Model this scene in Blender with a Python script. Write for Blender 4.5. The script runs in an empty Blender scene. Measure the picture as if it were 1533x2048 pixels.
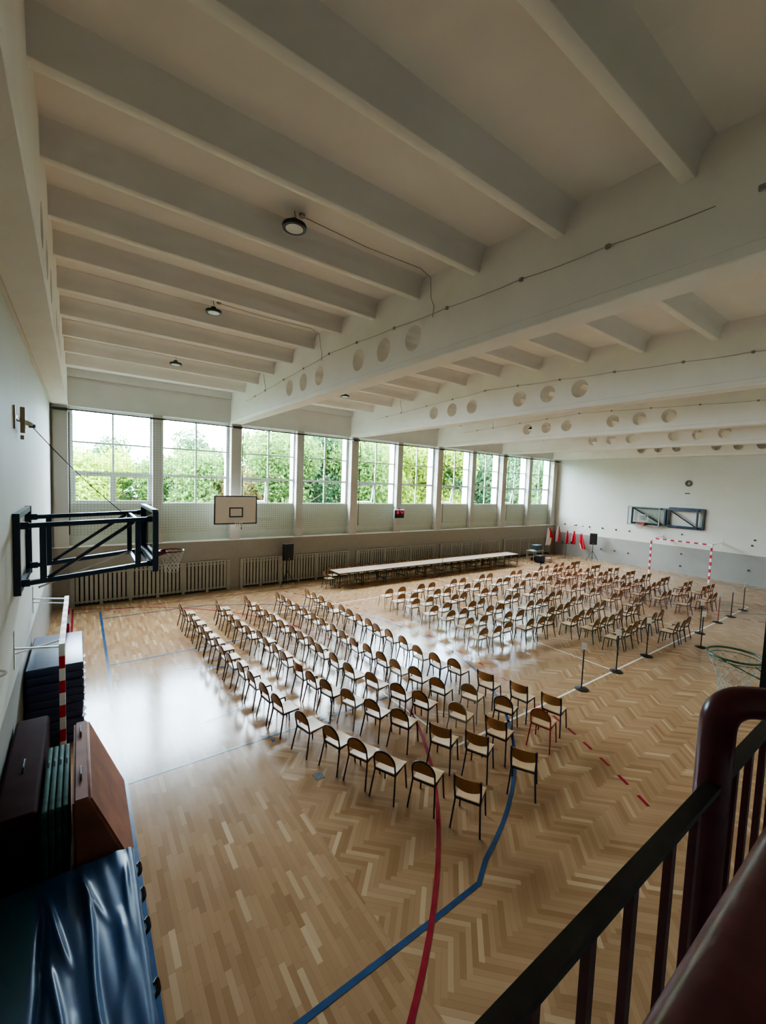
import bpy, bmesh, math, random
from mathutils import Vector, Matrix
random.seed(7)
PI = math.pi
SC = bpy.context.scene
COL = SC.collection

# ------------------------------------------------------------------ materials
def _nodes(name):
    m = bpy.data.materials.new(name); m.use_nodes = True
    nt = m.node_tree; nt.nodes.clear()
    return m, nt
def N(nt, typ, **kw):
    n = nt.nodes.new(typ)
    for k, v in kw.items(): setattr(n, k, v)
    return n
def MATH(nt, op, a, b=None, clamp=False):
    n = nt.nodes.new('ShaderNodeMath'); n.operation = op; n.use_clamp = clamp
    for i, v in enumerate((a, b)):
        if v is None: continue
        if isinstance(v, (int, float)): n.inputs[i].default_value = v
        else: nt.links.new(v, n.inputs[i])
    return n.outputs[0]
def RAMP(nt, fac, stops):
    r = nt.nodes.new('ShaderNodeValToRGB')
    el = r.color_ramp.elements
    while len(el) > 1: el.remove(el[-1])
    el[0].position = stops[0][0]; el[0].color = (*stops[0][1], 1)
    for p, c in stops[1:]:
        e = el.new(p); e.color = (*c, 1)
    nt.links.new(fac, r.inputs[0])
    return r.outputs[0]
def MIXC(nt, fac, a, b, typ='MIX'):
    n = nt.nodes.new('ShaderNodeMix'); n.data_type = 'RGBA'; n.blend_type = typ
    for i, v in ((0, fac), (6, a), (7, b)):
        if isinstance(v, (int, float)): n.inputs[i].default_value = v
        elif isinstance(v, tuple): n.inputs[i].default_value = (*v, 1)
        else: nt.links.new(v, n.inputs[i])
    return n.outputs[2]
def OUT(nt, sh):
    o = nt.nodes.new('ShaderNodeOutputMaterial'); nt.links.new(sh, o.inputs[0])

MC = {}
def mat(name, col, rough=0.5, metal=0.0, var=0.10, scale=6.0, bump=0.0, bscale=60.0, spec=0.5, emit=None):
    """painted / solid surface: principled with a little procedural colour variation"""
    if name in MC: return MC[name]
    m, nt = _nodes(name)
    p = N(nt, 'ShaderNodeBsdfPrincipled')
    tc = N(nt, 'ShaderNodeTexCoord'); no = N(nt, 'ShaderNodeTexNoise')
    no.inputs['Scale'].default_value = scale; no.inputs['Detail'].default_value = 4
    nt.links.new(tc.outputs['Object'], no.inputs['Vector'])
    lo = tuple(c*(1-var) for c in col); hi = tuple(min(1, c*(1+var)) for c in col)
    nt.links.new(RAMP(nt, no.outputs['Fac'], [(0.3, lo), (0.7, hi)]), p.inputs['Base Color'])
    p.inputs['Roughness'].default_value = rough; p.inputs['Metallic'].default_value = metal
    p.inputs['Specular IOR Level'].default_value = spec
    if bump:
        n2 = N(nt, 'ShaderNodeTexNoise'); n2.inputs['Scale'].default_value = bscale
        nt.links.new(tc.outputs['Object'], n2.inputs['Vector'])
        b = N(nt, 'ShaderNodeBump'); b.inputs['Strength'].default_value = bump; b.inputs['Distance'].default_value = 0.01
        nt.links.new(n2.outputs['Fac'], b.inputs['Height']); nt.links.new(b.outputs[0], p.inputs['Normal'])
    if emit:
        p.inputs['Emission Color'].default_value = (*emit[0], 1); p.inputs['Emission Strength'].default_value = emit[1]
    OUT(nt, p.outputs[0]); MC[name] = m
    return m

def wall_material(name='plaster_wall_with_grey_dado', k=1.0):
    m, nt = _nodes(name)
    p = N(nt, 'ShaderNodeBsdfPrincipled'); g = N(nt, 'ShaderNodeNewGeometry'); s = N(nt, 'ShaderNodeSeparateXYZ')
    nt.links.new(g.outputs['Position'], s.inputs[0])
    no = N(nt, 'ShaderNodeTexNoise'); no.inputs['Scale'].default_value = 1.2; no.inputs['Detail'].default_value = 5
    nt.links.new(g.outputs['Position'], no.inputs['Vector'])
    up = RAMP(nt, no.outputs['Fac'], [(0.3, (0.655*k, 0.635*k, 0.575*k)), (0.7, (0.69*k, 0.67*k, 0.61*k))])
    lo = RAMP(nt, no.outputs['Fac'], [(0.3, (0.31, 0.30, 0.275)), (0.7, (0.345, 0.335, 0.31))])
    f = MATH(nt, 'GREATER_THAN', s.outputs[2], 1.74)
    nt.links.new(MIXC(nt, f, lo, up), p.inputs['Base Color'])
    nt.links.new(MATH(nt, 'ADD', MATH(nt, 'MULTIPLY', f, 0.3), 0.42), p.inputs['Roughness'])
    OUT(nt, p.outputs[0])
    return m

def floor_material():
    m, nt = _nodes('varnished_oak_parquet')
    p = N(nt, 'ShaderNodeBsdfPrincipled'); g = N(nt, 'ShaderNodeNewGeometry'); s = N(nt, 'ShaderNodeSeparateXYZ')
    nt.links.new(g.outputs['Position'], s.inputs[0])
    X, Y = s.outputs[0], s.outputs[1]
    def white(a, b):
        c = N(nt, 'ShaderNodeCombineXYZ'); w = N(nt, 'ShaderNodeTexWhiteNoise', noise_dimensions='3D')
        for i, v in enumerate((a, b)):
            if isinstance(v, (int, float)): c.inputs[i].default_value = v
            else: nt.links.new(v, c.inputs[i])
        c.inputs[2].default_value = 3.7
        nt.links.new(c.outputs[0], w.inputs['Vector'])
        return w.outputs['Value']
    # strip parquet along the hall-side wall: boards run away from the viewer
    bw, bl = 0.068, 0.44
    i = MATH(nt, 'FLOOR', MATH(nt, 'DIVIDE', X, bw))
    off = MATH(nt, 'MULTIPLY', white(i, 11.0), bl)
    ja = MATH(nt, 'DIVIDE', MATH(nt, 'ADD', Y, off), bl)
    va = white(i, MATH(nt, 'FLOOR', ja))
    ga = MATH(nt, 'MAXIMUM', MATH(nt, 'LESS_THAN', MATH(nt, 'FRACT', MATH(nt, 'DIVIDE', X, bw)), 0.03), MATH(nt, 'LESS_THAN', MATH(nt, 'FRACT', ja), 0.008))
    # herringbone field: boards seven times as long as wide, interlocking at 45 degrees
    wb, nb = 0.066, 7.0
    pp = MATH(nt, 'DIVIDE', MATH(nt, 'MULTIPLY', MATH(nt, 'SUBTRACT', X, Y), .70711), wb)
    qq = MATH(nt, 'DIVIDE', MATH(nt, 'MULTIPLY', MATH(nt, 'ADD', X, Y), .70711), wb)
    pi_, qi = MATH(nt, 'FLOOR', pp), MATH(nt, 'FLOOR', qq)
    kk = MATH(nt, 'FLOORED_MODULO', MATH(nt, 'ADD', MATH(nt, 'SUBTRACT', pi_, qi), .5), 2*nb)
    hz = MATH(nt, 'LESS_THAN', kk, nb); vt = MATH(nt, 'SUBTRACT', 1.0, hz)
    kf = MATH(nt, 'FLOOR', kk)
    ida = MATH(nt, 'ADD', MATH(nt, 'MULTIPLY', hz, MATH(nt, 'SUBTRACT', pi_, kf)), MATH(nt, 'MULTIPLY', vt, MATH(nt, 'ADD', pi_, 517.3)))
    idb = MATH(nt, 'ADD', MATH(nt, 'MULTIPLY', hz, qi), MATH(nt, 'MULTIPLY', vt, MATH(nt, 'SUBTRACT', qi, MATH(nt, 'SUBTRACT', 2*nb-1, kf))))
    vb = white(ida, idb)
    gb = MATH(nt, 'ADD', MATH(nt, 'MULTIPLY', hz, MATH(nt, 'LESS_THAN', MATH(nt, 'FRACT', qq), .045)), MATH(nt, 'MULTIPLY', vt, MATH(nt, 'LESS_THAN', MATH(nt, 'FRACT', pp), .045)))
    region = MATH(nt, 'GREATER_THAN', X, 2.75)
    val = MATH(nt, 'ADD', MATH(nt, 'MULTIPLY', vb, region), MATH(nt, 'MULTIPLY', va, MATH(nt, 'SUBTRACT', 1.0, region)))
    gap = MATH(nt, 'ADD', MATH(nt, 'MULTIPLY', gb, region), MATH(nt, 'MULTIPLY', ga, MATH(nt, 'SUBTRACT', 1.0, region)))
    col = RAMP(nt, val, [(0.0, (0.320, 0.180, 0.092)), (0.25, (0.375, 0.220, 0.118)), (0.65, (0.41, 0.246, 0.135)), (0.88, (0.435, 0.268, 0.152)), (0.95, (0.50, 0.335, 0.20)), (1.0, (0.555, 0.39, 0.245))])
    no = N(nt, 'ShaderNodeTexNoise'); no.inputs['Scale'].default_value = 0.6; no.inputs['Detail'].default_value = 6
    nt.links.new(g.outputs['Position'], no.inputs['Vector'])
    shade = RAMP(nt, no.outputs['Fac'], [(0.3, (0.86, 0.84, 0.82)), (0.7, (1.0, 1.0, 1.0))])
    col = MIXC(nt, 1.0, col, shade, 'MULTIPLY')
    col = MIXC(nt, MATH(nt, 'MULTIPLY', gap, 0.45), col, (0.14, 0.075, 0.03))
    nt.links.new(col, p.inputs['Base Color'])
    n3 = N(nt, 'ShaderNodeTexNoise'); n3.inputs['Scale'].default_value = 2.5; n3.inputs['Detail'].default_value = 5
    nt.links.new(g.outputs['Position'], n3.inputs['Vector'])
    nt.links.new(MATH(nt, 'ADD', MATH(nt, 'MULTIPLY', n3.outputs['Fac'], 0.12), 0.12), p.inputs['Roughness'])
    # boards are never perfectly level: tiny per-board bump breaks up the reflections
    b = N(nt, 'ShaderNodeBump'); b.inputs['Strength'].default_value = 0.10; b.inputs['Distance'].default_value = 0.004
    nt.links.new(val, b.inputs['Height']); nt.links.new(b.outputs[0], p.inputs['Normal'])
    p.inputs['Specular IOR Level'].default_value = 0.40
    OUT(nt, p.outputs[0])
    return m

def glass_material():
    m, nt = _nodes('window_glass')
    t = N(nt, 'ShaderNodeBsdfTransparent'); t.inputs[0].default_value = (0.93, 0.97, 0.96, 1)
    g = N(nt, 'ShaderNodeBsdfGlossy'); g.inputs['Roughness'].default_value = 0.03
    f = N(nt, 'ShaderNodeFresnel'); f.inputs[0].default_value = 1.45
    mx = N(nt, 'ShaderNodeMixShader')
    nt.links.new(MATH(nt, 'MULTIPLY', f.outputs[0], 0.8), mx.inputs[0]); nt.links.new(t.outputs[0], mx.inputs[1]); nt.links.new(g.outputs[0], mx.inputs[2])
    OUT(nt, mx.outputs[0])
    return m

def net_material(name, pitch, width, col):
    """fine cord net: square mesh in the cloth's own coordinates (UV in metres)"""
    m, nt = _nodes(name)
    uv = N(nt, 'ShaderNodeTexCoord'); s = N(nt, 'ShaderNodeSeparateXYZ'); nt.links.new(uv.outputs['UV'], s.inputs[0])
    a = MATH(nt, 'LESS_THAN', MATH(nt, 'FRACT', MATH(nt, 'DIVIDE', s.outputs[0], pitch)), width/pitch)
    b = MATH(nt, 'LESS_THAN', MATH(nt, 'FRACT', MATH(nt, 'DIVIDE', s.outputs[1], pitch)), width/pitch)
    f = MATH(nt, 'MAXIMUM', a, b)
    t = N(nt, 'ShaderNodeBsdfTransparent'); d = N(nt, 'ShaderNodeBsdfDiffuse'); d.inputs[0].default_value = (*col, 1)
    mx = N(nt, 'ShaderNodeMixShader'); nt.links.new(f, mx.inputs[0]); nt.links.new(t.outputs[0], mx.inputs[1]); nt.links.new(d.outputs[0], mx.inputs[2])
    OUT(nt, mx.outputs[0])
    return m

def leaf_material(name, cols):
    m, nt = _nodes(name)
    g = N(nt, 'ShaderNodeNewGeometry'); oi = N(nt, 'ShaderNodeObjectInfo')
    f = MATH(nt, 'FRACT', MATH(nt, 'ADD', g.outputs['Random Per Island'], MATH(nt, 'MULTIPLY', oi.outputs['Random'], 0.37)))
    c = RAMP(nt, f, [(i/(len(cols)-1), q) for i, q in enumerate(cols)])
    d = N(nt, 'ShaderNodeBsdfDiffuse'); t = N(nt, 'ShaderNodeBsdfTranslucent'); mx = N(nt, 'ShaderNodeMixShader'); mx.inputs[0].default_value = 0.45
    nt.links.new(c, d.inputs[0]); nt.links.new(c, t.inputs[0]); nt.links.new(d.outputs[0], mx.inputs[1]); nt.links.new(t.outputs[0], mx.inputs[2])
    OUT(nt, mx.outputs[0])
    return m

def ply_material(name, col, rough):
    m, nt = _nodes(name)
    p = N(nt, 'ShaderNodeBsdfPrincipled'); tc = N(nt, 'ShaderNodeTexCoord'); mp = N(nt, 'ShaderNodeMapping')
    mp.inputs['Scale'].default_value = (3, 30, 3); nt.links.new(tc.outputs['Object'], mp.inputs[0])
    no = N(nt, 'ShaderNodeTexNoise'); no.inputs['Scale'].default_value = 3; no.inputs['Detail'].default_value = 5; nt.links.new(mp.outputs[0], no.inputs['Vector'])
    oi = N(nt, 'ShaderNodeObjectInfo')
    c = RAMP(nt, no.outputs['Fac'], [(0.25, tuple(x*0.82 for x in col)), (0.75, tuple(min(1, x*1.12) for x in col))])
    v = RAMP(nt, oi.outputs['Random'], [(0, (0.86, 0.84, 0.82)), (1, (1, 1, 1))])
    nt.links.new(MIXC(nt, 1.0, c, v, 'MULTIPLY'), p.inputs['Base Color']); p.inputs['Roughness'].default_value = rough
    OUT(nt, p.outputs[0]); MC[name] = m
    return m

# ------------------------------------------------------------------ mesh building
class MB:
    def __init__(s): s.v = []; s.f = []; s.m = []; s.uv = {}
    def add(s, vs, fs, mi=0):
        b = len(s.v); s.v += [tuple(x) for x in vs]
        for f in fs: s.f.append(tuple(b+i for i in f)); s.m.append(mi)
    def box(s, lo, hi, mi=0):
        x0, y0, z0 = lo; x1, y1, z1 = hi
        s.add([(x0,y0,z0),(x1,y0,z0),(x1,y1,z0),(x0,y1,z0),(x0,y0,z1),(x1,y0,z1),(x1,y1,z1),(x0,y1,z1)],
              [(0,3,2,1),(4,5,6,7),(0,1,5,4),(1,2,6,5),(2,3,7,6),(3,0,4,7)], mi)
    def rbox(s, lo, hi, r, mi=0):
        """box with chamfered vertical+horizontal edges"""
        bm = bmesh.new(); bmesh.ops.create_cube(bm, size=1)
        for v in bm.verts: v.co = Vector([lo[i]+(v.co[i]+.5)*(hi[i]-lo[i]) for i in range(3)])
        bmesh.ops.bevel(bm, geom=bm.edges[:], offset=r, segments=3, affect='EDGES', profile=.5)
        bm.verts.index_update()
        s.add([v.co[:] for v in bm.verts], [[v.index for v in f.verts] for f in bm.faces], mi); bm.free()
    def bar(s, p, q, w, h=None, mi=0, up=(0,0,1)):
        h = w if h is None else h
        p, q = Vector(p), Vector(q); d = (q-p).normalized(); u = Vector(up)
        if abs(d.dot(u)) > .98: u = Vector((0,1,0))
        a = d.cross(u).normalized()*w/2; b = a.cross(d).normalized()*h/2
        s.add([c+i*a+j*b for c in (p, q) for i, j in ((-1,-1),(1,-1),(1,1),(-1,1))],
              [(3,2,1,0),(4,5,6,7),(0,1,5,4),(1,2,6,5),(2,3,7,6),(3,0,4,7)], mi)
    def tube(s, pts, r, n=8, closed=False, mi=0, rb=None):
        P = [Vector(p) for p in pts]; L = len(P); rings = []
        t0 = (P[1]-P[0]).normalized(); u = Vector((0,0,1)) if abs(t0.z) < .9 else Vector((1,0,0))
        nrm = t0.cross(u).normalized()
        for i in range(L):
            if closed: t = (P[(i+1)%L]-P[i-1]).normalized()
            else: t = (P[min(i+1,L-1)]-P[max(i-1,0)]).normalized()
            nrm = (nrm - t*nrm.dot(t)).normalized(); bi = t.cross(nrm)
            rr = r if not callable(r) else r(i/(L-1))
            r2 = rr if rb is None else rb
            rings.append([P[i]+nrm*math.cos(2*PI*k/n)*rr+bi*math.sin(2*PI*k/n)*r2 for k in range(n)])
        fs = []
        for i in range(L if closed else L-1):
            j = (i+1) % L
            for k in range(n): fs.append((i*n+k, i*n+(k+1)%n, j*n+(k+1)%n, j*n+k))
        if not closed: fs += [tuple(range(n-1,-1,-1)), tuple((L-1)*n+k for k in range(n))]
        s.add([v for rg in rings for v in rg], fs, mi)
    def lathe(s, prof, c=(0,0,0), n=20, mi=0):
        vs = [(c[0]+r*math.cos(2*PI*k/n), c[1]+r*math.sin(2*PI*k/n), c[2]+z) for r, z in prof for k in range(n)]
        fs = [(i*n+k, i*n+(k+1)%n, (i+1)*n+(k+1)%n, (i+1)*n+k) for i in range(len(prof)-1) for k in range(n)]
        fs += [tuple(range(n-1,-1,-1)), tuple((len(prof)-1)*n+k for k in range(n))]
        s.add(vs, fs, mi)
    def prism(s, poly, ax, t0, t1, mi=0):
        """extrude a 2D polygon along axis ax ('x','y','z')"""
        def P(a, b, t): return {'x': (t,a,b), 'y': (a,t,b), 'z': (a,b,t)}[ax]
        n = len(poly)
        s.add([P(a,b,t0) for a,b in poly]+[P(a,b,t1) for a,b in poly],
              [tuple(range(n-1,-1,-1)), tuple(range(n,2*n))]+[(i,(i+1)%n,n+(i+1)%n,n+i) for i in range(n)], mi)
    def grid(s, fn, nu, nv, mi=0, thick=None):
        b = len(s.v)
        vs = [Vector(fn(i/nu, j/nv)) for j in range(nv+1) for i in range(nu+1)]
        fs = [(j*(nu+1)+i, j*(nu+1)+i+1, (j+1)*(nu+1)+i+1, (j+1)*(nu+1)+i) for j in range(nv) for i in range(nu)]
        s.add(vs, fs, mi)
    def mesh(s, name, mats, smooth=None):
        me = bpy.data.meshes.new(name); me.from_pydata(s.v, [], s.f)
        for m in (mats if isinstance(mats, (list, tuple)) else [mats]): me.materials.append(m)
        me.polygons.foreach_set('material_index', s.m)
        bm = bmesh.new(); bm.from_mesh(me); bmesh.ops.recalc_face_normals(bm, faces=bm.faces[:])
        bm.to_mesh(me); bm.free()
        if smooth:
            me.polygons.foreach_set('use_smooth', [True]*len(me.polygons))
            try: me.set_sharp_from_angle(angle=math.radians(smooth))
            except Exception: pass
        me.update()
        return me
    def build(s, name, mats, parent=None, smooth=None, loc=None):
        return obj(name, s.mesh(name, mats, smooth), parent, loc)

def obj(name, me, parent=None, loc=None):
    o = bpy.data.objects.new(name, me); COL.objects.link(o)
    if parent is not None: o.parent = parent
    if loc is not None: o.location = loc
    return o
def tag(o, label, cat=None, group=None, kind=None):
    o['label'] = label
    if cat: o['category'] = cat
    if group: o['group'] = group
    if kind: o['kind'] = kind
    return o
def thing(name, label, cat, loc=(0,0,0), rz=0.0, group=None):
    o = bpy.data.objects.new(name, None); COL.objects.link(o); o.empty_display_size = .1
    o.location = loc; o.rotation_euler = (0,0,rz)
    return tag(o, label, cat, group)
def struct(mb, name, mats, label, smooth=None, loc=None, cat=None, group=None):
    return tag(mb.build(name, mats, None, smooth, loc), label, cat, group, 'structure')
def arc_pts(c, r, a0, a1, n, plane='xy'):
    out = []
    for i in range(n+1):
        a = a0+(a1-a0)*i/n
        u, v = r*math.cos(a), r*math.sin(a)
        out.append({'xy': (c[0]+u, c[1]+v, c[2]), 'xz': (c[0]+u, c[1], c[2]+v), 'yz': (c[0], c[1]+u, c[2]+v)}[plane])
    return out
def bend(pts, r=0.03, n=5):
    """round the corners of a polyline"""
    P = [Vector(p) for p in pts]; out = [P[0]]
    for i in range(1, len(P)-1):
        a = (P[i-1]-P[i]); b = (P[i+1]-P[i]); rr = min(r, a.length*.45, b.length*.45)
        p0 = P[i]+a.normalized()*rr; p1 = P[i]+b.normalized()*rr
        for k in range(n+1):
            t = k/n; out.append(p0*(1-t)**2 + P[i]*2*t*(1-t) + p1*t*t)
    return out+[P[-1]]
ORD = 'first second third fourth fifth sixth seventh eighth ninth tenth eleventh twelfth thirteenth fourteenth fifteenth sixteenth seventeenth eighteenth nineteenth twentieth twenty-first twenty-second twenty-third twenty-fourth twenty-fifth'.split()
CARD = 'one two three four five six seven eight nine ten eleven twelve'.split()

SKY, VT, LOOK, EXPO = 44.0, 'AgX', 'AgX - Medium High Contrast', 0.77
# ------------------------------------------------------------------ palette
WALL = wall_material()
FLOOR = floor_material(); WALL2 = wall_material('shaded_end_wall_paint', .82)  # same wall paint, darkened to carry the shade on the mats end wall
WHITE = mat('white_painted_concrete', (0.87, 0.822, 0.765), .75, var=.03, scale=1.5)
COLM = mat('shaded_column_paint', (0.50, 0.47, 0.425), .7, var=.03, scale=1.5)  # backlit shade on the columns is put into this colour
UPW = mat('shade_tinted_upper_window_wall', (0.62, 0.605, 0.57), .75, var=.03, scale=1.5)  # darker than the other whites to paint in the backlit shade above the windows
RIBW = mat('shade_tinted_rib_white', (0.74, 0.695, 0.65), .8, var=.03, scale=1.5)  # greyed so the ribs carry the shade on their sides
BAND = mat('beige_grey_lower_wall', (0.275, 0.25, 0.21), .55, var=.04)
SLAT = mat('grey_beige_slat_paint', (0.33, 0.31, 0.265), .5, var=.05)
GAPSHADE = mat('slat_gap_shade', (0.05, 0.04, 0.03), .8)  # near black standing in for the shade between radiator slats
WINW = mat('white_window_frame', (0.78, 0.82, 0.80), .35, var=.03)
EXTW = mat('white_outside_render', (0.88, 0.9, 0.9), .7, var=.04)
GLASS = glass_material()
BLACK = mat('black_plastic', (0.012, 0.012, 0.014), .45)
BLKMET = mat('black_painted_metal', (0.015, 0.014, 0.016), .4)
NAVY = mat('dark_blue_steel', (0.012, 0.030, 0.055), .35)
ALU = mat('pale_grey_metal', (0.55, 0.56, 0.57), .35, metal=.4)
RED = mat('red_paint', (0.50, 0.012, 0.025), .4)
WHT = mat('white_paint', (0.82, 0.82, 0.80), .4)
BLUELINE = mat('blue_line_paint', (0.022, 0.072, 0.165), .22, var=.15)
REDLINE = mat('red_line_paint', (0.27, 0.014, 0.03), .22, var=.15)
WHTLINE = mat('white_line_paint', (0.78, 0.74, 0.64), .25, var=.1)
BROWNLINE = mat('brown_line_paint', (0.20, 0.06, 0.03), .25)
CABLE = mat('grey_cable', (0.33, 0.30, 0.26), .6)
MAROON = mat('glossy_maroon_paint', (0.125, 0.026, 0.034), .28, var=.2, scale=30, bump=.05, bscale=40)
BLACKBAR = mat('worn_black_rail', (0.045, 0.040, 0.035), .45, var=.2, scale=40)

CX = [-0.56 + 6.26*i for i in range(6)]          # column / beam axes
XA, XC = -0.85, 31.2                              # hall end walls
YB, YG = 19.25, 19.65                             # lower wall face, glass plane
zrib = lambda y: 8.87 - .046*abs(y-10.1)

# ------------------------------------------------------------------ shell
b = MB(); b.box((XA-.3, -1.3, -.2), (XC+.3, 19.65, 0)); struct(b, 'floor', FLOOR, 'varnished oak parquet floor, strip boards at the side and herringbone in the middle')
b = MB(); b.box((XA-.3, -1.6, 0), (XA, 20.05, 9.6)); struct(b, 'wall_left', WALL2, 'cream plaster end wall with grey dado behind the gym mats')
b = MB(); b.box((XC, -1.6, 0), (XC+.3, 20.05, 9.6)); struct(b, 'wall_right', WALL, 'far cream end wall with grey dado behind the white goal')
b = MB(); b.box((XA-.3, -1.6, 0), (3.3, -1.3, 9.6)); b.box((3.3, -1.6, 0), (3.5, .45, 9.6)); b.box((3.5, .25, 0), (XC+.3, .45, 9.6))
struct(b, 'wall_front', WALL, 'side wall opposite the windows, with the gallery recess')
b = MB()
b.box((XA-.3, YB, 0), (XC+.3, 20.0, 2.25))
struct(b, 'wall_back', BAND, 'beige grey lower wall band holding the radiators below the windows')
b = MB()
OPEN = []
for i in range(5):
    OPEN += [(CX[i]+.30, CX[i]+2.95), (CX[i]+3.33, CX[i]+5.98)]
_sp = MB(); _sp.box((XA-.3, 19.62, 2.25), (XC+.3, 20.0, 3.86)); struct(_sp, 'wall_back_parapet', mat('tree_light_tinted_wall', (0.50, 0.52, 0.44), .7, var=.03), 'wall strip under the windows, tinted grey green as by tree light')  # green light from the trees and dimness mixed into the wall colour
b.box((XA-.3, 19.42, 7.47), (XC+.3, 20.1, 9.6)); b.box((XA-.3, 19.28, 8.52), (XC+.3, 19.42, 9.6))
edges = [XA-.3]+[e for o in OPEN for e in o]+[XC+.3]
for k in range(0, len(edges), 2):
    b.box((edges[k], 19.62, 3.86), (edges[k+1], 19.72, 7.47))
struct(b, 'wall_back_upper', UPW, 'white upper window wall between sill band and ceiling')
b = MB()
for k in range(0, len(edges), 2): b.box((edges[k], 19.72, 3.5), (edges[k+1], 20.14, 7.47))
b.box((XA-.3, 20.0, -.6), (XC+.3, 20.1, 3.86))
struct(b, 'wall_outside', EXTW, 'bright white outside window piers seen through the panes')
b = MB(); b.box((XA, YB-.012, 2.25), (XC, 19.62, 2.275)); struct(b, 'trim_1', WHITE, 'thin ledge on top of the lower wall band, pale as if lit')  # white colour stands for daylight on the ledge top
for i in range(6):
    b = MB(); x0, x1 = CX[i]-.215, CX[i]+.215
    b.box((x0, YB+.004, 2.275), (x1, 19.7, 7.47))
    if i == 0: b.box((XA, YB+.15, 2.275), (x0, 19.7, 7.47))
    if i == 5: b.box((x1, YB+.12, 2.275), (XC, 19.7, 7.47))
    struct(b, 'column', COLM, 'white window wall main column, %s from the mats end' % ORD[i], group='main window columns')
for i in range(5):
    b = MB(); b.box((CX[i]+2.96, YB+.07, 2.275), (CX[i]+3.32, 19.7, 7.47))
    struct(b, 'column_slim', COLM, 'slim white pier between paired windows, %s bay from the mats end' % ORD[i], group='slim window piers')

# ceiling: sloping slab, ribs, holed main beams
b = MB()
zs = lambda y: zrib(y)+.36
for y0, y1 in ((-1.6, 10.1), (10.1, 20.1)):
    b.add([(XA-.3, y0, zs(y0)), (XC+.3, y0, zs(y0)), (XC+.3, y1, zs(y1)), (XA-.3, y1, zs(y1)),
           (XA-.3, y0, 9.9), (XC+.3, y0, 9.9), (XC+.3, y1, 9.9), (XA-.3, y1, 9.9)],
          [(0,1,2,3),(7,6,5,4),(0,4,5,1),(1,5,6,2),(2,6,7,3),(3,7,4,0)])
struct(b, 'ceiling', WHITE, 'white gently pitched concrete ceiling')
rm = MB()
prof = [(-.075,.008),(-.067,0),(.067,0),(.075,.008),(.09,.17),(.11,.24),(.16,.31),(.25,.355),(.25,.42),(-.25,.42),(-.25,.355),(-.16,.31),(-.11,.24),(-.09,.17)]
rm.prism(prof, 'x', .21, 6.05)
rm.m = [1 if f in (3, 4) else 0 for f in range(len(rm.f))]  # undersides get the lighter white as if floor-lit, sides keep the painted shade
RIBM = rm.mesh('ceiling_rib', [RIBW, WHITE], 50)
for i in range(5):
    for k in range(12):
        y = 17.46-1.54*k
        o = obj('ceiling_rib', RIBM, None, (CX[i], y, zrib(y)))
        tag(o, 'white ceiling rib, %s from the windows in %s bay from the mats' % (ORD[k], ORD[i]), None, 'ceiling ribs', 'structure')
HOLES = [12.95, 11.92, 10.89, 8.83, 7.8, 6.77]
def beam_mesh():
    b = MB(); hw = .215; z0, z1 = 7.45, 9.62; r = .255; zc = 8.0; n = 24
    ya, yb = -1.3, 19.42
    zl, zh = 7.62, 8.42
    segs = []
    ys = sorted(HOLES); prev = ya
    for h in ys:
        a, c = h-.515, h+.515
        if a-prev > 1e-3: segs.append((prev, a, None))
        segs.append((max(prev, a), c, h)); prev = c
    segs.append((prev, yb, None))
    for s in (-1, 1):
        x = s*hw
        for a, c, h in segs:
            if h is None: b.add([(x,a,zl),(x,c,zl),(x,c,zh),(x,a,zh)], [(0,1,2,3)]); continue
            vi = []; vo = []
            for k in range(n):
                t = 2*PI*k/n+PI/4; ct, st = math.cos(t), math.sin(t); m = max(abs(ct), abs(st))
                vi.append((x, h+r*ct, zc+r*st))
                oy = (a+c)/2+(c-a)/2*ct/m; oz = (zl+zh)/2+(zh-zl)/2*st/m
                vo.append((x, oy, oz))
            b.add(vi+vo, [(k, (k+1) % n, n+(k+1) % n, n+k) for k in range(n)])
        b.add([(x,ya,zh),(x,yb,zh),(x,yb,z1),(x,ya,z1)], [(0,1,2,3)])
        b.add([(x,ya,7.60),(x,yb,7.60),(x,yb,zl),(x,ya,zl)], [(0,1,2,3)])
        b.add([(x+s*.015,ya,z0+.015),(x+s*.015,yb,z0+.015),(x+s*.015,yb,7.585),(x+s*.015,ya,7.585)], [(0,1,2,3)])
        b.add([(x+s*.015,ya,7.585),(x+s*.015,yb,7.585),(x,yb,7.60),(x,ya,7.60)], [(0,1,2,3)])
        b.add([(x,ya,z0),(x,yb,z0),(x+s*.015,yb,z0+.015),(x+s*.015,ya,z0+.015)], [(0,1,2,3)])
    for h in ys:
        b.add([(s*hw, h+r*math.cos(2*PI*k/n), zc+r*math.sin(2*PI*k/n)) for s in (-1,1) for k in range(n)],
              [(k, (k+1) % n, n+(k+1) % n, n+k) for k in range(n)])
    b.add([(-hw,ya,z0),(hw,ya,z0),(hw,yb,z0),(-hw,yb,z0)], [(0,1,2,3)])
    b.add([(-hw,ya,z1),(hw,ya,z1),(hw,yb,z1),(-hw,yb,z1)], [(0,1,2,3)])
    for y in (ya, yb): b.add([(-hw,y,z0),(hw,y,z0),(hw,y,z1),(-hw,y,z1)], [(0,1,2,3)])
    return b.mesh('ceiling_beam', WHITE)
BEAMM = beam_mesh()
for i in range(6):
    o = obj('ceiling_beam', BEAMM, None, (CX[i], 0, 0))
    tag(o, 'white concrete roof beam with round holes, %s from the mats end wall' % ORD[i], None, 'holed roof beams', 'structure')
b = MB(); b.box((CX[5]+.215, -1.3, 7.47), (XC, 19.42, 9.6)); struct(b, 'ceiling_edge', WHITE, 'solid white strip behind the end roof beam over far wall')
b = MB(); b.box((XA, -1.3, 7.47), (CX[0]-.215, 19.42, 9.6)); struct(b, 'ceiling_edge', WHITE, 'solid white strip behind the end roof beam over the mats')

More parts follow.
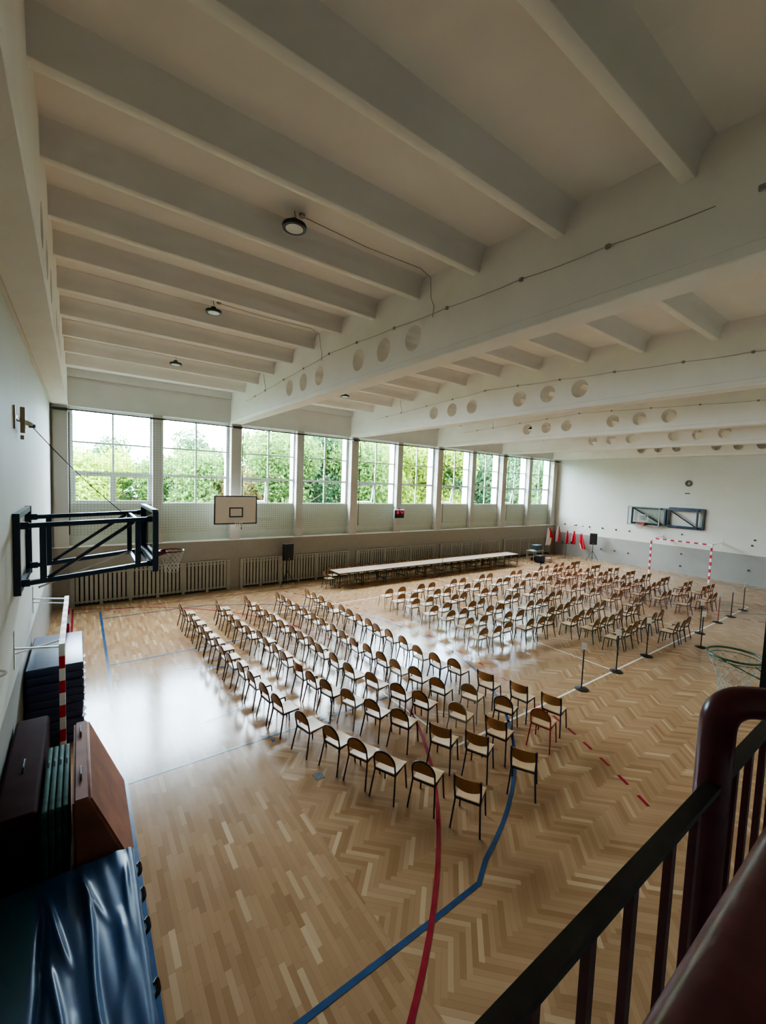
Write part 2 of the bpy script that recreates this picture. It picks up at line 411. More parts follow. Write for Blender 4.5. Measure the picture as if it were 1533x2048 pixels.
# ------------------------------------------------------------------ windows
def make_window(k, x0, x1, opening):
    t = thing('window_%d' % (k+1), 'white framed six pane window, %s from the mats end%s' % (ORD[k], ', with tilted lower sash' if opening and k else ''), None)
    t['kind'] = 'structure'
    y0, y1 = YG-.035, YG+.035; xm = (x0+x1)/2; z0, z1 = 3.86, 7.47; zt, zb = 5.05, 6.19
    b = MB(); f = .06
    b.box((x0, y0, z0), (x0+f, y1, z1)); b.box((x1-f, y0, z0), (x1, y1, z1)); b.box((x0+f, y0, z0), (x1-f, y1, z0+f)); b.box((x0+f, y0, z1-f-.04), (x1-f, y1, z1))
    b.box((xm-.034, y0+.005, z0+f), (xm+.034, y1-.005, z1-f)); b.box((x0+f, y0-.01, zt-.055), (x1-f, y1, zt+.055)); b.box((x0+f, y0+.01, zb-.032), (x1-f, y1-.01, zb+.032))
    b.build('window_frame', WINW, t)
    xs = ((x0+f, xm-.028), (xm+.028, x1-f)); zs_ = ((z0+f, zt-.055), (zt+.055, zb-.025), (zb+.025, z1-f-.04))
    for i, (a, c) in enumerate(xs):
        for j, (d, e) in enumerate(zs_):
            if opening and j == 0 and (i == 0 or k == 0): continue
            p = MB(); p.add([(a, YG, d), (c, YG, d), (c, YG, e), (a, YG, e)], [(0,1,2,3)]); p.build('glass_pane', GLASS, t)
    if opening:
        for i in ((0, 1) if k == 0 else (0,)):
            a, c = xs[i]; d, e = zs_[0]; h = e-d
            s = MB(); g = .07
            s.box((a, -.03, -h), (a+g, .03, 0)); s.box((c-g, -.03, -h), (c, .03, 0)); s.box((a+g, -.03, -h), (c-g, .03, -h+g)); s.box((a+g, -.03, -g), (c-g, .03, 0))
            o = s.build('sash', WINW, t, None, (0, YG, e))
            p = MB(); p.add([(a+g, 0, -h+g), (c-g, 0, -h+g), (c-g, 0, -g), (a+g, 0, -g)], [(0,1,2,3)]); p.build('glass_pane', GLASS, o)
            if k: o.rotation_euler = (math.radians(13), 0, 0)
        q = MB(); cx = xs[0][0]*.45+xs[0][1]*.55; q.box((cx-.2, YG-.075, zt-.045), (cx+.22, YG-.045, zt-.01)); q.bar((cx-.2, YG-.06, zt-.03), (cx-.28, YG-.05, zt-.16), .02)
        q.build('latch', ALU, t)
for k, (a, c) in enumerate(OPEN): make_window(k, a, c, k % 2 == 0)

# ------------------------------------------------------------------ radiator covers
for i in range(5):
    x0, x1 = CX[i]+.23, CX[i]+6.03
    t = thing('radiator_cover', 'long slatted grey radiator cover, %s from the mats end' % ORD[i], 'radiator cover', ((x0+x1)/2, 19.2, 0), 0, 'slatted radiator covers')
    L = x1-x0; h = L/2
    b = MB(); b.box((-h, -.03, 1.335), (h, .04, 1.39)); b.box((-h, -.03, .0), (-h+.14, .04, 1.335)); b.box((h-.14, -.03, 0), (h, .04, 1.335))
    for q in range(1, 6):
        cx = -h+L*q/6; b.box((cx-.055, -.035, 0), (cx+.055, .04, 1.335))
    b.build('frame', SLAT, t)
    b = MB(); n = int(L/.155)
    for q in range(n): 
        cx = -h+.14+(L-.28)*(q+.5)/n; b.box((cx-.052, -.022, .11), (cx+.048, .0, 1.335))
    b.box((-h+.14, .0, .13), (h-.14, .02, .19)); b.box((-h+.14, .0, 1.2), (h-.14, .02, 1.26))
    b.build('slat_panel', SLAT, t)
    b = MB(); b.box((-h+.14, .03, .02), (h-.14, .044, 1.33)); b.build('gap_shade_panel', GAPSHADE, t)  # dark sheet added to paint the shade behind the slats

# ------------------------------------------------------------------ floor markings
def ribbon(name, pts, w, m, label, z=.002, dash=None):
    P = [Vector((p[0], p[1], 0)) for p in pts]; b = MB()
    # resample when dashed
    L = []; 
    for i in range(len(P)):
        t = (P[min(i+1, len(P)-1)]-P[max(i-1, 0)]).normalized(); nn = Vector((-t.y, t.x, 0))*w/2
        L.append((P[i]+nn, P[i]-nn))
    for i in range(len(P)-1):
        if dash and i % 2: continue
        a, c = L[i], L[i+1]
        b.add([(a[0].x,a[0].y,z),(c[0].x,c[0].y,z),(c[1].x,c[1].y,z),(a[1].x,a[1].y,z)], [(0,1,2,3)])
    return struct(b, name, m, label)
def circ(cx, cy, r, a0, a1, n): return [(cx+r*math.cos(math.radians(a0+(a1-a0)*i/n)), cy+r*math.sin(math.radians(a0+(a1-a0)*i/n))) for i in range(n+1)]
XM = 15.45
mir = lambda pts: [(2*XM-x, y) for x, y in pts]
blue3 = [(.56, 17.22), (3.06, 17.24), (4.1, 17.2)] + circ(2.22, 10.22, 7.13, 72, -72, 48) + [(4.09, 3.26), (3.2, 3.25), (.56, 3.26)]
redarc = [(-.25, 18.9), (.6, 18.5)] + circ(-2.37, 10.2, 8.95, 60, -60, 60) + [(1.2, 1.95), (-.25, 1.45)]
dash = circ(-5.5, 10.25, 15.0, 30, -31.5, 66)
for nm, pts, w, m, lab, ds in (
    ('floor_line', blue3, .065, BLUELINE, 'blue basketball arc line on the parquet among the nearer chairs', None),
    ('floor_line', mir(blue3), .065, BLUELINE, 'blue basketball arc line on the parquet by the far goal', None),
    ('floor_line', redarc, .065, REDLINE, 'solid red curved goal area line crossing the nearer chairs', None),
    ('floor_line', mir(redarc), .065, REDLINE, 'solid red curved goal area line before the far goal', None),
    ('floor_line', dash, .065, REDLINE, 'dashed red curve on the parquet between the two seating blocks', True),
    ('floor_line', mir(dash), .065, REDLINE, 'dashed red curve under the far seating block', True),
    ('floor_line', [(.56, 18.15), (.56, .6)], .07, BLUELINE, 'straight blue end line beside the mats', None),
    ('floor_line', mir([(.56, 18.15), (.56, .6)]), .07, BLUELINE, 'straight blue end line near the far wall', None),
    ('floor_line', [(.56, 12.85), (5.9, 13.0)], .06, BLUELINE, 'blue key line running under the chairs, nearer the windows', None),
    ('floor_line', [(.56, 7.66), (5.9, 7.66)], .06, BLUELINE, 'blue key line running under the chairs, farther from the windows', None),
    ('floor_line', [(5.9, 12.97), (5.9, 7.66)], .06, BLUELINE, 'blue free throw line under the chairs', None),
    ('floor_line', circ(2.05, 10.25, 1.42, 90, -90, 24), .06, BLUELINE, 'small blue half circle on the glossy floor by the mats', None),
    ('floor_line', [(-.25, 18.25), (30.9, 18.25)], .05, BROWNLINE, 'dark side line along the radiators', None),
    ('floor_line', [(-.25, 18.9), (-.25, 1.5)], .06, REDLINE, 'red goal line beneath the near goal', None),
    ('floor_line', [(5.9, 5.44), (25.0, 5.5)], .055, WHTLINE, 'long white volleyball line running past the rope posts', None),
    ('floor_line', [(5.9, 14.97), (25.0, 15.0)], .05, WHTLINE, 'white volleyball line in front of the head table', None),
    ('floor_line', [(5.9, 5.44), (5.9, 14.97)], .05, WHTLINE, 'white volleyball end line beneath the nearer chairs', None),
    ('floor_line', [(25.0, 5.5), (25.0, 15.0)], .05, WHTLINE, 'white volleyball end line beyond the far chairs', None),
    ('floor_line', [(12.25, 5.45), (12.25, 14.97)], .05, WHTLINE, 'white cross line meeting the second rope post', None),
    ('floor_line', [(18.6, 5.47), (18.6, 14.97)], .05, WHTLINE, 'white cross line under the far seating', None),
    ('floor_line', [(15.45, 1.5), (15.45, 17.9)], .045, BROWNLINE, 'brown halfway line across the hall', None)):
    ribbon(nm, pts, w, m, lab, z=.0015+.0004*(len(bpy.data.objects) % 7), dash=ds)
for x, y in ((3.0, 7.55), (4.2, 7.55), (4.35, 12.88)):
    b = MB(); b.box((x-.035, y-.10, .0), (x+.035, y+.0, .003)); struct(b, 'floor_line', BLUELINE, 'short blue key tick mark at %s' % ('the first tick by the mats' if x < 3.1 else 'the second tick under the chairs' if y < 8 else 'the window side key line'))
b = MB(); b.box((3.2, 6.05, 0), (3.36, 6.21, .004)); t = b.build('floor_socket_cover', mat('dull_metal_lid', (.10,.10,.10), .6, var=.6, scale=25)); tag(t, 'small square metal floor socket lid behind the nearest chair row', 'floor socket')

# ------------------------------------------------------------------ outside
b = MB(); b.box((-40, 20.1, -.9), (110, 120, -.6)); o = struct(b, 'ground_outside', mat('grass_outside', (.03,.05,.015), .9, var=.3, scale=.5), 'grassy ground outside the windows')
LK = 0.78
def lk(*cs): return [tuple(c*LK for c in q) for q in cs]
LEAFS = [leaf_material('green_leaves', lk((.05,.11,.035), (.10,.19,.05), (.17,.27,.075), (.24,.33,.10))),
         leaf_material('yellow_green_leaves', lk((.13,.22,.03), (.24,.36,.045), (.36,.45,.06), (.42,.44,.09))),
         leaf_material('autumn_leaves', lk((.10,.15,.045), (.20,.19,.07), (.32,.18,.08), (.18,.24,.07))),
         leaf_material('dark_green_leaves', lk((.03,.085,.04), (.065,.14,.06), (.11,.20,.09), (.16,.25,.12)))]
BARK = mat('tree_bark', (.10,.075,.05), .9, var=.3)
def crown_mesh(seed, m, H, R, n):
    rnd = random.Random(seed); b = MB(); blobs = []
    for q in range(13):
        a = rnd.uniform(0, 2*PI); rr = R*rnd.uniform(.1, .75); z = H*rnd.uniform(.22, .92)
        blobs.append((Vector((rr*math.cos(a), rr*math.sin(a), z)), R*rnd.uniform(.32, .55)))
    for q in range(n):
        c, r = rnd.choice(blobs)
        d = Vector((rnd.gauss(0,1), rnd.gauss(0,1), rnd.gauss(0,.85))).normalized()
        p = c+d*r*(rnd.random()**.35)*1.02
        s = rnd.uniform(.07, .13)
        u = Vector((rnd.gauss(0,1), rnd.gauss(0,1), rnd.gauss(0,1))).normalized(); w = u.cross(Vector((rnd.gauss(0,1), rnd.gauss(0,1), rnd.gauss(0,1)))).normalized()
        b.add([p-u*s*1.5, p-w*s*.7, p+u*s*1.5, p+w*s*.7], [(0,1,2,3)])
    return b.mesh('foliage', m)
def trunk_mesh(seed, H, R):
    rnd = random.Random(seed+50); b = MB()
    b.tube([(0,0,-.6), (.05,0,H*.25), (-.05,.05,H*.55), (0,0,H*.85)], lambda t: .2*(1-.75*t), 7)
    for q in range(9):
        a = rnd.uniform(0, 2*PI); z = H*rnd.uniform(.25, .7); l = R*rnd.uniform(.6, 1.0)
        b.tube([(0,0,z), (l*.5*math.cos(a), l*.5*math.sin(a), z+.5), (l*math.cos(a), l*math.sin(a), z+1.3)], lambda t: .06*(1-.8*t), 5)
    return b.mesh('trunk', BARK)
protos = []
for s, (m, H, R, n) in enumerate(((0, 8.2, 3.0, 11000), (1, 8.0, 3.0, 11000), (2, 7.2, 2.9, 7000), (3, 9.5, 3.4, 12000))):
    protos.append((crown_mesh(s, LEAFS[m], H, R, n), trunk_mesh(s, H, R)))
TREES = [(-2.5,31,2,.82),(.2,30,1,.88),(3.4,33,0,.85),(6.2,30,0,.92),(9.4,31,2,.98),(12.2,29,0,1.08),(15.2,31,3,1.1),(18.2,30,0,1.15),(21.6,30,1,1.2),(25,31,1,1.25),
         (28.2,30,1,1.25),(31.8,31,3,1.2),(35.4,30,3,1.3),(39.2,31,0,1.3),(43,30,3,1.35),(47.5,31,1,1.35),(52,30,0,1.4),
         (-6,36,0,.8),(1.6,38,3,.86),(8,37,3,.95),(14,36,0,1.25),(20,37,3,1.4),(27,36,0,1.5),(34,37,3,1.5),(41,36,0,1.5),(49,37,3,1.6),(57,35,0,1.6)]
KIND = ['mid green bushy tree', 'bright yellow green tree', 'thinning tree with orange brown leaves', 'dark green dense tree']
for i, (x, y, kd, sc) in enumerate(TREES):
    row = 'front row' if y < 34 else 'back row'; nth = i if y < 34 else i-17
    t = thing('tree', '%s outside the windows, %s in the %s' % (KIND[kd], ORD[nth], row), 'tree', (x, y, -.6), i*1.7, 'trees outside the windows')
    t.scale = (sc, sc, sc)
    obj('foliage', protos[kd][0], t); obj('trunk', protos[kd][1], t)

# ------------------------------------------------------------------ school chairs
SEATM = ply_material('pale_plywood_seat', (0.54, 0.345, 0.19), .36)
BACKM = ply_material('brown_plywood_back', (0.36, 0.165, 0.055), .4)
FR = {
 'dark': mat('dark_chair_tube', (0.018, 0.011, 0.012), .35, var=.3),
 'maroon': mat('maroon_chair_tube', (0.050, 0.012, 0.018), .35, var=.2),
 'grey': mat('grey_chair_tube', (0.27, 0.25, 0.22), .35, metal=.2, var=.1),
 'green': mat('dark_green_chair_tube', (0.018, 0.048, 0.022), .35, var=.2),
 'navy': mat('navy_chair_tube', (0.014, 0.014, 0.035), .35, var=.2),
 'red': mat('red_chair_tube', (0.33, 0.018, 0.016), .35, var=.15),
 'mauve': mat('mauve_brown_chair_tube', (0.085, 0.038, 0.046), .35, var=.15),
 'rusty red': mat('rusty_red_chair_tube', (0.15, 0.030, 0.018), .35, var=.15),
}
TR = .0145
def seat_mesh():
    b = MB(); nu, nv = 8, 8
    def f(u, v, dz=0):
        y = -.195+.40*v; hw = .178+.022*v; x = (u*2-1)*hw
        c = 1-abs(u*2-1)**6*.0
        z = .447-.018*math.sin(PI*v)*(.6)-.02*max(0, (v-.8)/.2)**2+.006*(u*2-1)**2+dz
        return (x, y, z)
    b.grid(lambda u, v: f(u, v, .012), nu, nv); b.grid(lambda u, v: f(u, v, 0), nu, nv)
    rim = [(i/nu, 0) for i in range(nu)]+[(1, j/nv) for j in range(nv)]+[(1-i/nu, 1) for i in range(nu)]+[(0, 1-j/nv) for j in range(nv)]
    n = len(rim)
    b.add([f(u, v, 0) for u, v in rim]+[f(u, v, .012) for u, v in rim], [(i, (i+1) % n, n+(i+1) % n, n+i) for i in range(n)])
    return b.mesh('seat', SEATM, 40)
def yback(z): return -.19-.085*max(0, (z-.43)/.38)
def back_mesh(square):
    b = MB(); nu, nv = 10, 4; R = .178
    def f(u, v, dy=0):
        x = (u*2-1)*(.185 if square else R*.985)
        if square:
            zb, zt = .655-.022*(1-(2*u-1)**2), .808+.016*(1-(2*u-1)**2)
            y = yback(.7)-.045*(1-(2*u-1)**2)+.0
        else:
            zt = .622+math.sqrt(max(0, R*R-x*x)); zb = .598+.006*math.cos(PI*(2*u-1))
            y = 0
        z = zb+(zt-zb)*v
        if not square: y = yback(z)-.018*(1-(2*u-1)**2)
        return (x, y+dy, z)
    b.grid(lambda u, v: f(u, v, .005), nu, nv); b.grid(lambda u, v: f(u, v, -.006), nu, nv)
    rim = [(i/nu, 0) for i in range(nu)]+[(1, j/nv) for j in range(nv)]+[(1-i/nu, 1) for i in range(nu)]+[(0, 1-j/nv) for j in range(nv)]
    n = len(rim)
    b.add([f(u, v, -.006) for u, v in rim]+[f(u, v, .005) for u, v in rim], [(i, (i+1) % n, n+(i+1) % n, n+i) for i in range(n)])
    return b.mesh('backrest', BACKM, 40)
SEATMESH = seat_mesh(); BACKMESH = {False: back_mesh(False), True: back_mesh(True)}
CH = {}
def chair_parts(color, square):
    if (color, square) in CH: return CH[color, square]
    m = FR[color]; parts = [('seat', SEATMESH), ('backrest', BACKMESH[square])]
    for s in (-1, 1):
        b = MB(); b.tube([(s*.222, -.285, 0), (s*.186, -.195, .425)], TR, 7); parts.append(('leg', b.mesh('leg', m, 60)))
        b = MB(); b.tube(bend([(s*.205, .205, 0), (s*.182, .165, .428), (s*.182, .10, .432)], .05, 4), TR, 7); parts.append(('leg', b.mesh('leg', m, 60)))
    b = MB()
    for s in (-1, 1): b.tube([(s*.182, .10, .432), (s*.186, -.195, .428)], TR, 7)
    b.tube([(-.186, -.195, .428), (.186, -.195, .428)], TR, 7); b.tube([(-.18, .06, .428), (.18, .06, .428)], TR*.8, 6)
    parts.append(('seat_frame', b.mesh('seat_frame', m, 60)))
    b = MB()
    if square:
        for s in (-1, 1):
            b = MB(); b.tube([(s*.186, -.195, .42), (s*.196, yback(.6), .6), (s*.198, yback(.82)+.01, .825)], TR*1.15, 7)
            parts.append(('back_post', b.mesh('back_post', m, 60)))
    else:
        pts = [(-.186, -.195, .42)]+[(-.188, yback(z), z) for z in (.5, .57)]+[(.19*math.cos(a), yback(.62+.19*math.sin(a)), .62+.19*math.sin(a)) for a in [PI-PI*i/14 for i in range(15)]]+[(.188, yback(z), z) for z in (.57, .5)]+[(.186, -.195, .42)]
        b.tube(pts, TR, 7)
    if not square: parts.append(('back_frame', b.mesh('back_frame', m, 60)))
    CH[color, square] = parts
    return parts
def place_chair(ax, ay, face_deg, color, square, label, group):
    """ax, ay: where the top of the backrest stands; face_deg: direction faced (0 = +x)"""
    f = math.radians(face_deg); x = ax+.275*math.cos(f); y = ay+.275*math.sin(f)
    t = thing('school_chair', label, 'chair', (x, y, .0006), f-PI/2, group)
    for nm, me in chair_parts(color, square): obj(nm, me, t)
    return t
LEFT_FILES = [[(2.66, 15.06, 3), (2.67, 14.36, 2), (2.73, 13.79, 3), (2.73, 13.11, 3), (2.78, 12.47, 4), (2.79, 11.93, 3), (2.88, 11.39, 3), (2.85, 10.74, 4), (2.88, 10.19, 3), (2.95, 9.53, 5), (3.0, 8.95, 5), (3.05, 8.28, 7), (3.1, 7.69, 10), (3.25, 6.85, 13), (3.48, 6.16, 16), (3.68, 5.61, 23), (3.86, 5.08, 25), (4.23, 4.56, 26), (4.52, 3.91, 29)], [(3.81, 15.01, -2), (3.73, 14.43, -1), (3.76, 13.8, 0), (3.78, 13.1, 3), (3.81, 12.49, 6), (3.88, 11.85, 5), (4.04, 11.33, 6), (3.99, 10.71, 4), (4.04, 10.17, 1), (4.04, 9.62, 3), (4.07, 8.82, 4), (4.12, 8.27, 8), (4.22, 7.74, 13), (4.41, 7.14, 18), (4.6, 6.53, 19), (4.85, 5.96, 23), (5.11, 5.11, 25), (5.49, 4.6, 25), (5.81, 3.88, 30)], [(4.84, 15.04, 1), (4.77, 14.47, 1), (4.85, 13.81, 1), (4.88, 13.08, 3), (4.9, 12.49, 3), (4.91, 11.87, 3), (4.99, 11.26, 4), (5.0, 10.71, 3), (5.06, 10.16, 2), (5.02, 9.59, 2), (5.06, 8.91, 4), (5.07, 8.21, 9), (5.26, 7.52, 13), (5.45, 6.79, 19), (5.64, 6.28, 18), (5.97, 5.54, 19), (6.15, 4.73, 18)], [(6.03, 15.03, -1), (6.03, 14.45, 0), (6.02, 13.87, 1), (6.04, 13.22, 1), (6.06, 12.68, 1), (6.07, 12.04, 1), (6.07, 11.43, 0), (6.09, 10.79, -1), (6.06, 10.17, 1), (6.01, 9.5, 1), (6.1, 8.96, 2), (6.12, 8.35, 7), (6.15, 7.81, 6), (6.3, 7.23, 15), (6.36, 6.54, 18), (6.76, 5.96, 18), (6.97, 5.21, 22), (7.19, 4.5, 16)], [(7.22, 14.92, 0), (7.23, 14.33, -3), (7.23, 13.72, 2), (7.11, 12.87, 1), (7.31, 12.37, 1), (7.29, 11.82, 5), (7.28, 11.23, -2), (7.3, 10.69, 0), (7.23, 10.15, 0), (7.27, 9.58, -2), (7.29, 8.94, 0), (7.2, 8.21, 3), (7.25, 7.59, 4), (7.42, 7.07, 10), (7.5, 6.14, 12), (7.7, 5.38, 10), (7.85, 4.69, 14)]]
RIGHT_COLS = [[[(10.19, 13.4), (10.86, 13.41)], [(10.16, 12.55), (10.7, 12.42)], [(10.2, 11.73), (10.86, 11.69)], [(10.18, 10.7), (10.88, 10.8)], [(10.32, 10.0), (10.89, 9.97)], [(10.28, 9.11), (10.92, 9.07)], [(9.91, 8.21), (10.45, 8.12), (11.1, 8.23)]], [[(11.9, 13.39), (12.53, 13.4)], [(11.93, 12.41), (12.47, 12.36)], [(11.98, 11.45), (12.52, 11.51)], [(11.86, 10.43), (12.48, 10.53)], [(12.0, 9.72), (12.54, 9.7)], [(11.98, 8.9), (12.52, 8.81)], [(11.98, 8.02), (12.52, 7.96), (13.06, 7.94)]], [[(13.9, 13.42), (14.5, 13.42)], [(13.82, 12.51), (14.36, 12.41)], [(13.86, 11.56), (14.46, 11.5)], [(13.87, 10.36), (14.41, 10.38)], [(13.96, 9.39), (14.5, 9.38), (15.04, 9.41)], [(13.88, 8.48), (14.49, 8.5), (15.03, 8.53)], [(13.74, 7.47), (14.5, 7.68), (15.06, 7.68)], [(13.93, 6.84), (14.47, 6.86), (15.01, 6.86)], [(13.77, 5.98), (14.31, 5.97), (14.94, 6.06)]], [[(15.98, 13.54), (16.52, 13.52)], [(16.03, 12.53), (16.57, 12.54)], [(15.9, 11.49), (16.63, 11.66)], [(15.86, 10.59), (16.56, 10.7)], [(15.99, 9.78), (16.53, 9.79)], [(16.08, 8.9), (16.62, 8.87)], [(16.1, 7.95), (16.64, 7.98)], [(15.99, 7.02), (16.71, 7.01), (17.25, 6.98)], [(15.7, 6.08), (16.71, 6.18), (17.32, 6.19)], [(16.11, 5.27), (16.65, 5.26), (17.27, 5.33)]], [[(18.17, 13.38), (18.71, 13.37)], [(18.37, 12.61), (18.91, 12.57)], [(18.32, 11.77), (18.86, 11.73)], [(18.33, 10.96), (18.89, 10.95)], [(18.32, 10.12), (19.0, 10.07)], [(18.37, 9.3), (18.91, 9.28)], [(18.25, 8.33), (18.9, 8.37)], [(18.37, 7.52), (18.91, 7.51)]], [[(20.73, 13.47), (21.41, 13.53)], [(20.87, 12.69), (21.41, 12.72)], [(20.63, 11.79), (21.17, 11.72)], [(20.85, 10.87), (21.39, 10.95)], [(20.79, 9.99), (21.33, 9.97)], [(20.76, 9.1), (21.3, 9.08)], [(20.7, 8.23), (21.24, 8.21)], [(20.7, 7.37), (21.24, 7.36)], [(20.69, 6.38)]], [[(22.28, 13.5), (23.1, 13.61)], [(22.4, 12.85), (23.13, 12.91)], [(22.27, 12.06), (22.81, 11.92)], [(22.43, 11.02), (22.97, 11.02)], [(22.3, 10.14), (22.84, 10.04)], [(22.37, 9.23), (22.91, 9.2)], [(22.36, 8.43), (22.9, 8.43)], [(22.35, 7.27), (22.89, 7.19)], [(22.13, 6.12), (22.67, 6.1)]], [[(23.89, 13.38), (24.44, 13.41)], [(23.88, 12.15), (24.42, 12.17)], [(24.06, 11.31), (24.6, 11.2)], [(23.93, 10.29), (24.47, 10.29)], [(23.94, 9.52), (24.48, 9.49)], [(23.98, 8.64), (24.52, 8.64)], [(23.96, 7.65), (24.5, 7.63)], [(23.74, 6.83), (24.3, 6.83), (24.84, 6.81)]]]

SPECIAL = {(0,18):('navy',1),(1,10):('maroon',1),(1,13):('grey',0),(1,16):('navy',1),(1,17):('navy',1),(1,18):('navy',1),
 (2,11):('green',0),(2,12):('grey',0),(2,15):('grey',0),(2,16):('navy',1),(3,12):('grey',0),(3,13):('green',0),(3,14):('green',0),(3,15):('grey',0),(3,17):('red',0),
 (4,11):('grey',0),(4,14):('navy',1),(4,15):('navy',1),(4,16):('navy',1)}
def shape_word(sq): return 'square-backed' if sq else 'arched'
for fi, F in enumerate(LEFT_FILES):
    for k, (x, y, yaw) in enumerate(F):
        color, sq = SPECIAL.get((fi, k), ('maroon' if (fi == 0 and 5 < k < 14) or (fi, k) in ((1,8),(1,9),(1,11),(0,15)) else 'dark', 0))
        place_chair(x, y, yaw, color, sq, '%s framed %s chair, %s from the windows in %s file from the left' % (color, shape_word(sq), ORD[k], ORD[fi]), 'chairs of the nearer seating block')
WHO = {1: [''], 2: ['left of pair', 'right of pair'], 3: ['left of three', 'middle of three', 'right of three']}
for ci, C in enumerate(RIGHT_COLS):
    for ri, row in enumerate(C):
        for k, (x, y) in enumerate(row):
            color, sq = ['grey', 'dark', 'green' if ri > 4 else 'dark', 'navy' if ri > 5 else 'dark', 'mauve', 'mauve' if ri > 5 else 'rusty red', 'rusty red', 'dark'][ci], 1 if ci == 7 else 0
            if ci == 1 and ri in (5, 6): color = 'green'
            if ci == 7 and ri == 7: color = 'rusty red'
            w = WHO[len(row)][k]
            place_chair(x, y, 90+random.uniform(-3, 3), color, sq, '%s framed %s chair,%s row %s of far block column %s' % (color, shape_word(sq), ' '+w+',' if w else ' alone,', CARD[ri], CARD[ci]), 'chairs of the far seating block')
for k in range(24):
    place_chair(10.12+.56*k, 18.36, -90, 'green', 0, 'green framed chair pushed under head table, %s from the loudspeaker end' % ORD[k], 'chairs behind the head table')
place_chair(9.36, 17.5, 0, 'green', 0, 'green framed chair standing at the near end of the head table', 'chairs behind the head table')

# ------------------------------------------------------------------ head table
TTOP = ply_material('pale_table_top', (0.56, 0.42, 0.32), .35)
TGRN = mat('green_table_tube', (0.020, 0.045, 0.024), .4)
tb = []
W = 1.365
b = MB(); b.box((-W/2+.002, -.47, .715), (W/2-.002, .47, .74)); tb.append(('table_top', b.mesh('table_top', TTOP)))
b = MB(); b.box((-W/2+.04, -.44, .665), (W/2-.04, -.41, .714)); b.box((-W/2+.04, .25, .665), (W/2-.04, .28, .714)); b.box((-W/2+.04, -.41, .665), (-W/2+.07, .25, .714)); b.box((W/2-.07, -.41, .665), (W/2-.04, .25, .714))
b.bar((-W/2+.055, -.07, .22), (W/2-.055, -.07, .22), .025); b.bar((-W/2+.055, -.41, .22), (-W/2+.055, .25, .22), .025); b.bar((W/2-.055, -.41, .22), (W/2-.055, .25, .22), .025)
tb.append(('table_frame', b.mesh('table_frame', TGRN)))
for sx in (-1, 1):
    for y in (-.425, .265):
        b = MB(); b.bar((sx*(W/2-.055), y, 0), (sx*(W/2-.055), y, .665), .028); tb.append(('leg', b.mesh('leg', TGRN)))
for k in range(10):
    t = thing('school_table', 'pale topped green legged table in head row, %s from the loudspeaker' % ORD[k], 'table', (9.92+W*(k+.5), 17.52, .001), 0, 'tables of the head row')
    for nm, me in tb: obj(nm, me, t)
def mic_stand(x, y, label):
    t = thing('microphone_stand', label, 'microphone stand', (x, y, 0))
    b = MB(); b.lathe([(.012, .0), (.012, 1.1)], n=8); b.build('pole', BLKMET, t)
    for a in (20, 140, 260):
        b = MB(); a = math.radians(a); b.tube([(0,0,.22), (.32*math.cos(a), .32*math.sin(a), .012)], .011, 6); b.build('leg', BLKMET, t)
    b = MB(); b.tube([(0,0,1.1), (.02,.12,1.22)], .018, 8); b.build('microphone', BLACK, t)
mic_stand(16.2, 16.6, 'black microphone stand in front of the head table')

# ------------------------------------------------------------------ loudspeakers
def speaker(x, y, rz, label1, label2, z0=1.22, h=.76):
    t = thing('speaker_stand', label1, 'speaker stand', (x, y, 0), rz)
    b = MB(); b.lathe([(.018, .10), (.018, z0-.004)], n=10); b.lathe([(.03, .62), (.03, .72)], n=10); b.build('pole', BLKMET, t)
    for a in (90, 210, 330):
        a = math.radians(a); b = MB(); b.tube([(.02*math.cos(a), .02*math.sin(a), .68), (.46*math.cos(a), .46*math.sin(a), .012)], .013, 6)
        b.tube([(.0, 0, .16), (.25*math.cos(a), .25*math.sin(a), .32)], .008, 5); b.build('leg', BLKMET, t)
    s = thing('loudspeaker', label2, 'loudspeaker', (x, y, z0), rz)
    b = MB(); b.prism([(-.23,-.19),(.23,-.19),(.25,0),(.16,.19),(-.16,.19),(-.25,0)], 'z', 0, h); cb = b.build('cabinet', BLACK, s)
    b = MB(); b.rbox((-.21, -.205, .04), (.21, -.19, h-.04), .006); b.build('grille', mat('speaker_grille', (.02,.02,.022), .7, bump=.6, bscale=300), cb)
    b = MB(); b.box((-.03, -.212, .07), (.03, -.205, .09)); b.build('badge', ALU, cb)
speaker(8.02, 18.75, 0, 'black tripod holding the loudspeaker by the radiators', 'black loudspeaker on a tripod in front of the radiators', 1.25, .78)
speaker(30.45, 15.7, math.radians(-60), 'black tripod holding the loudspeaker beside the flags', 'black loudspeaker on a tripod beside the flags', 1.2, .8)

# ------------------------------------------------------------------ corner: projector table, boxes, light bar, flags
t = thing('side_table', 'small grey table with equipment in the far corner', 'table', (26.4, 17.75, 0))
b = MB(); b.box((-.6, -.32, .68), (.6, .32, .71)); b.build('table_top', mat('grey_laminate', (.42,.42,.40), .35), t)
for sx in (-1, 1):
    for sy in (-1, 1):
        b = MB(); b.bar((sx*.55, sy*.28, 0), (sx*.55, sy*.28, .68), .028); b.build('leg', ALU, t)
b = MB(); b.bar((-.55, 0, .3), (.55, 0, .3), .02); b.bar((-.55, -.28, .3), (-.55, .28, .3), .02); b.bar((.55, -.28, .3), (.55, .28, .3), .02); b.build('brace', ALU, t)
t = thing('amplifier_case', 'dark blue grey equipment case on the corner table', 'equipment case', (26.62, 17.78, .7115))
b = MB(); b.rbox((-.32, -.24, 0), (.32, .24, .36), .02); b.build('case_body', mat('dark_blue_grey_case', (.035,.06,.075), .35), t)
b = MB(); b.rbox((-.30, -.22, .361), (.30, .22, .38), .008); b.build('lid', mat('pale_blue_lid', (.16,.22,.25), .3), t)
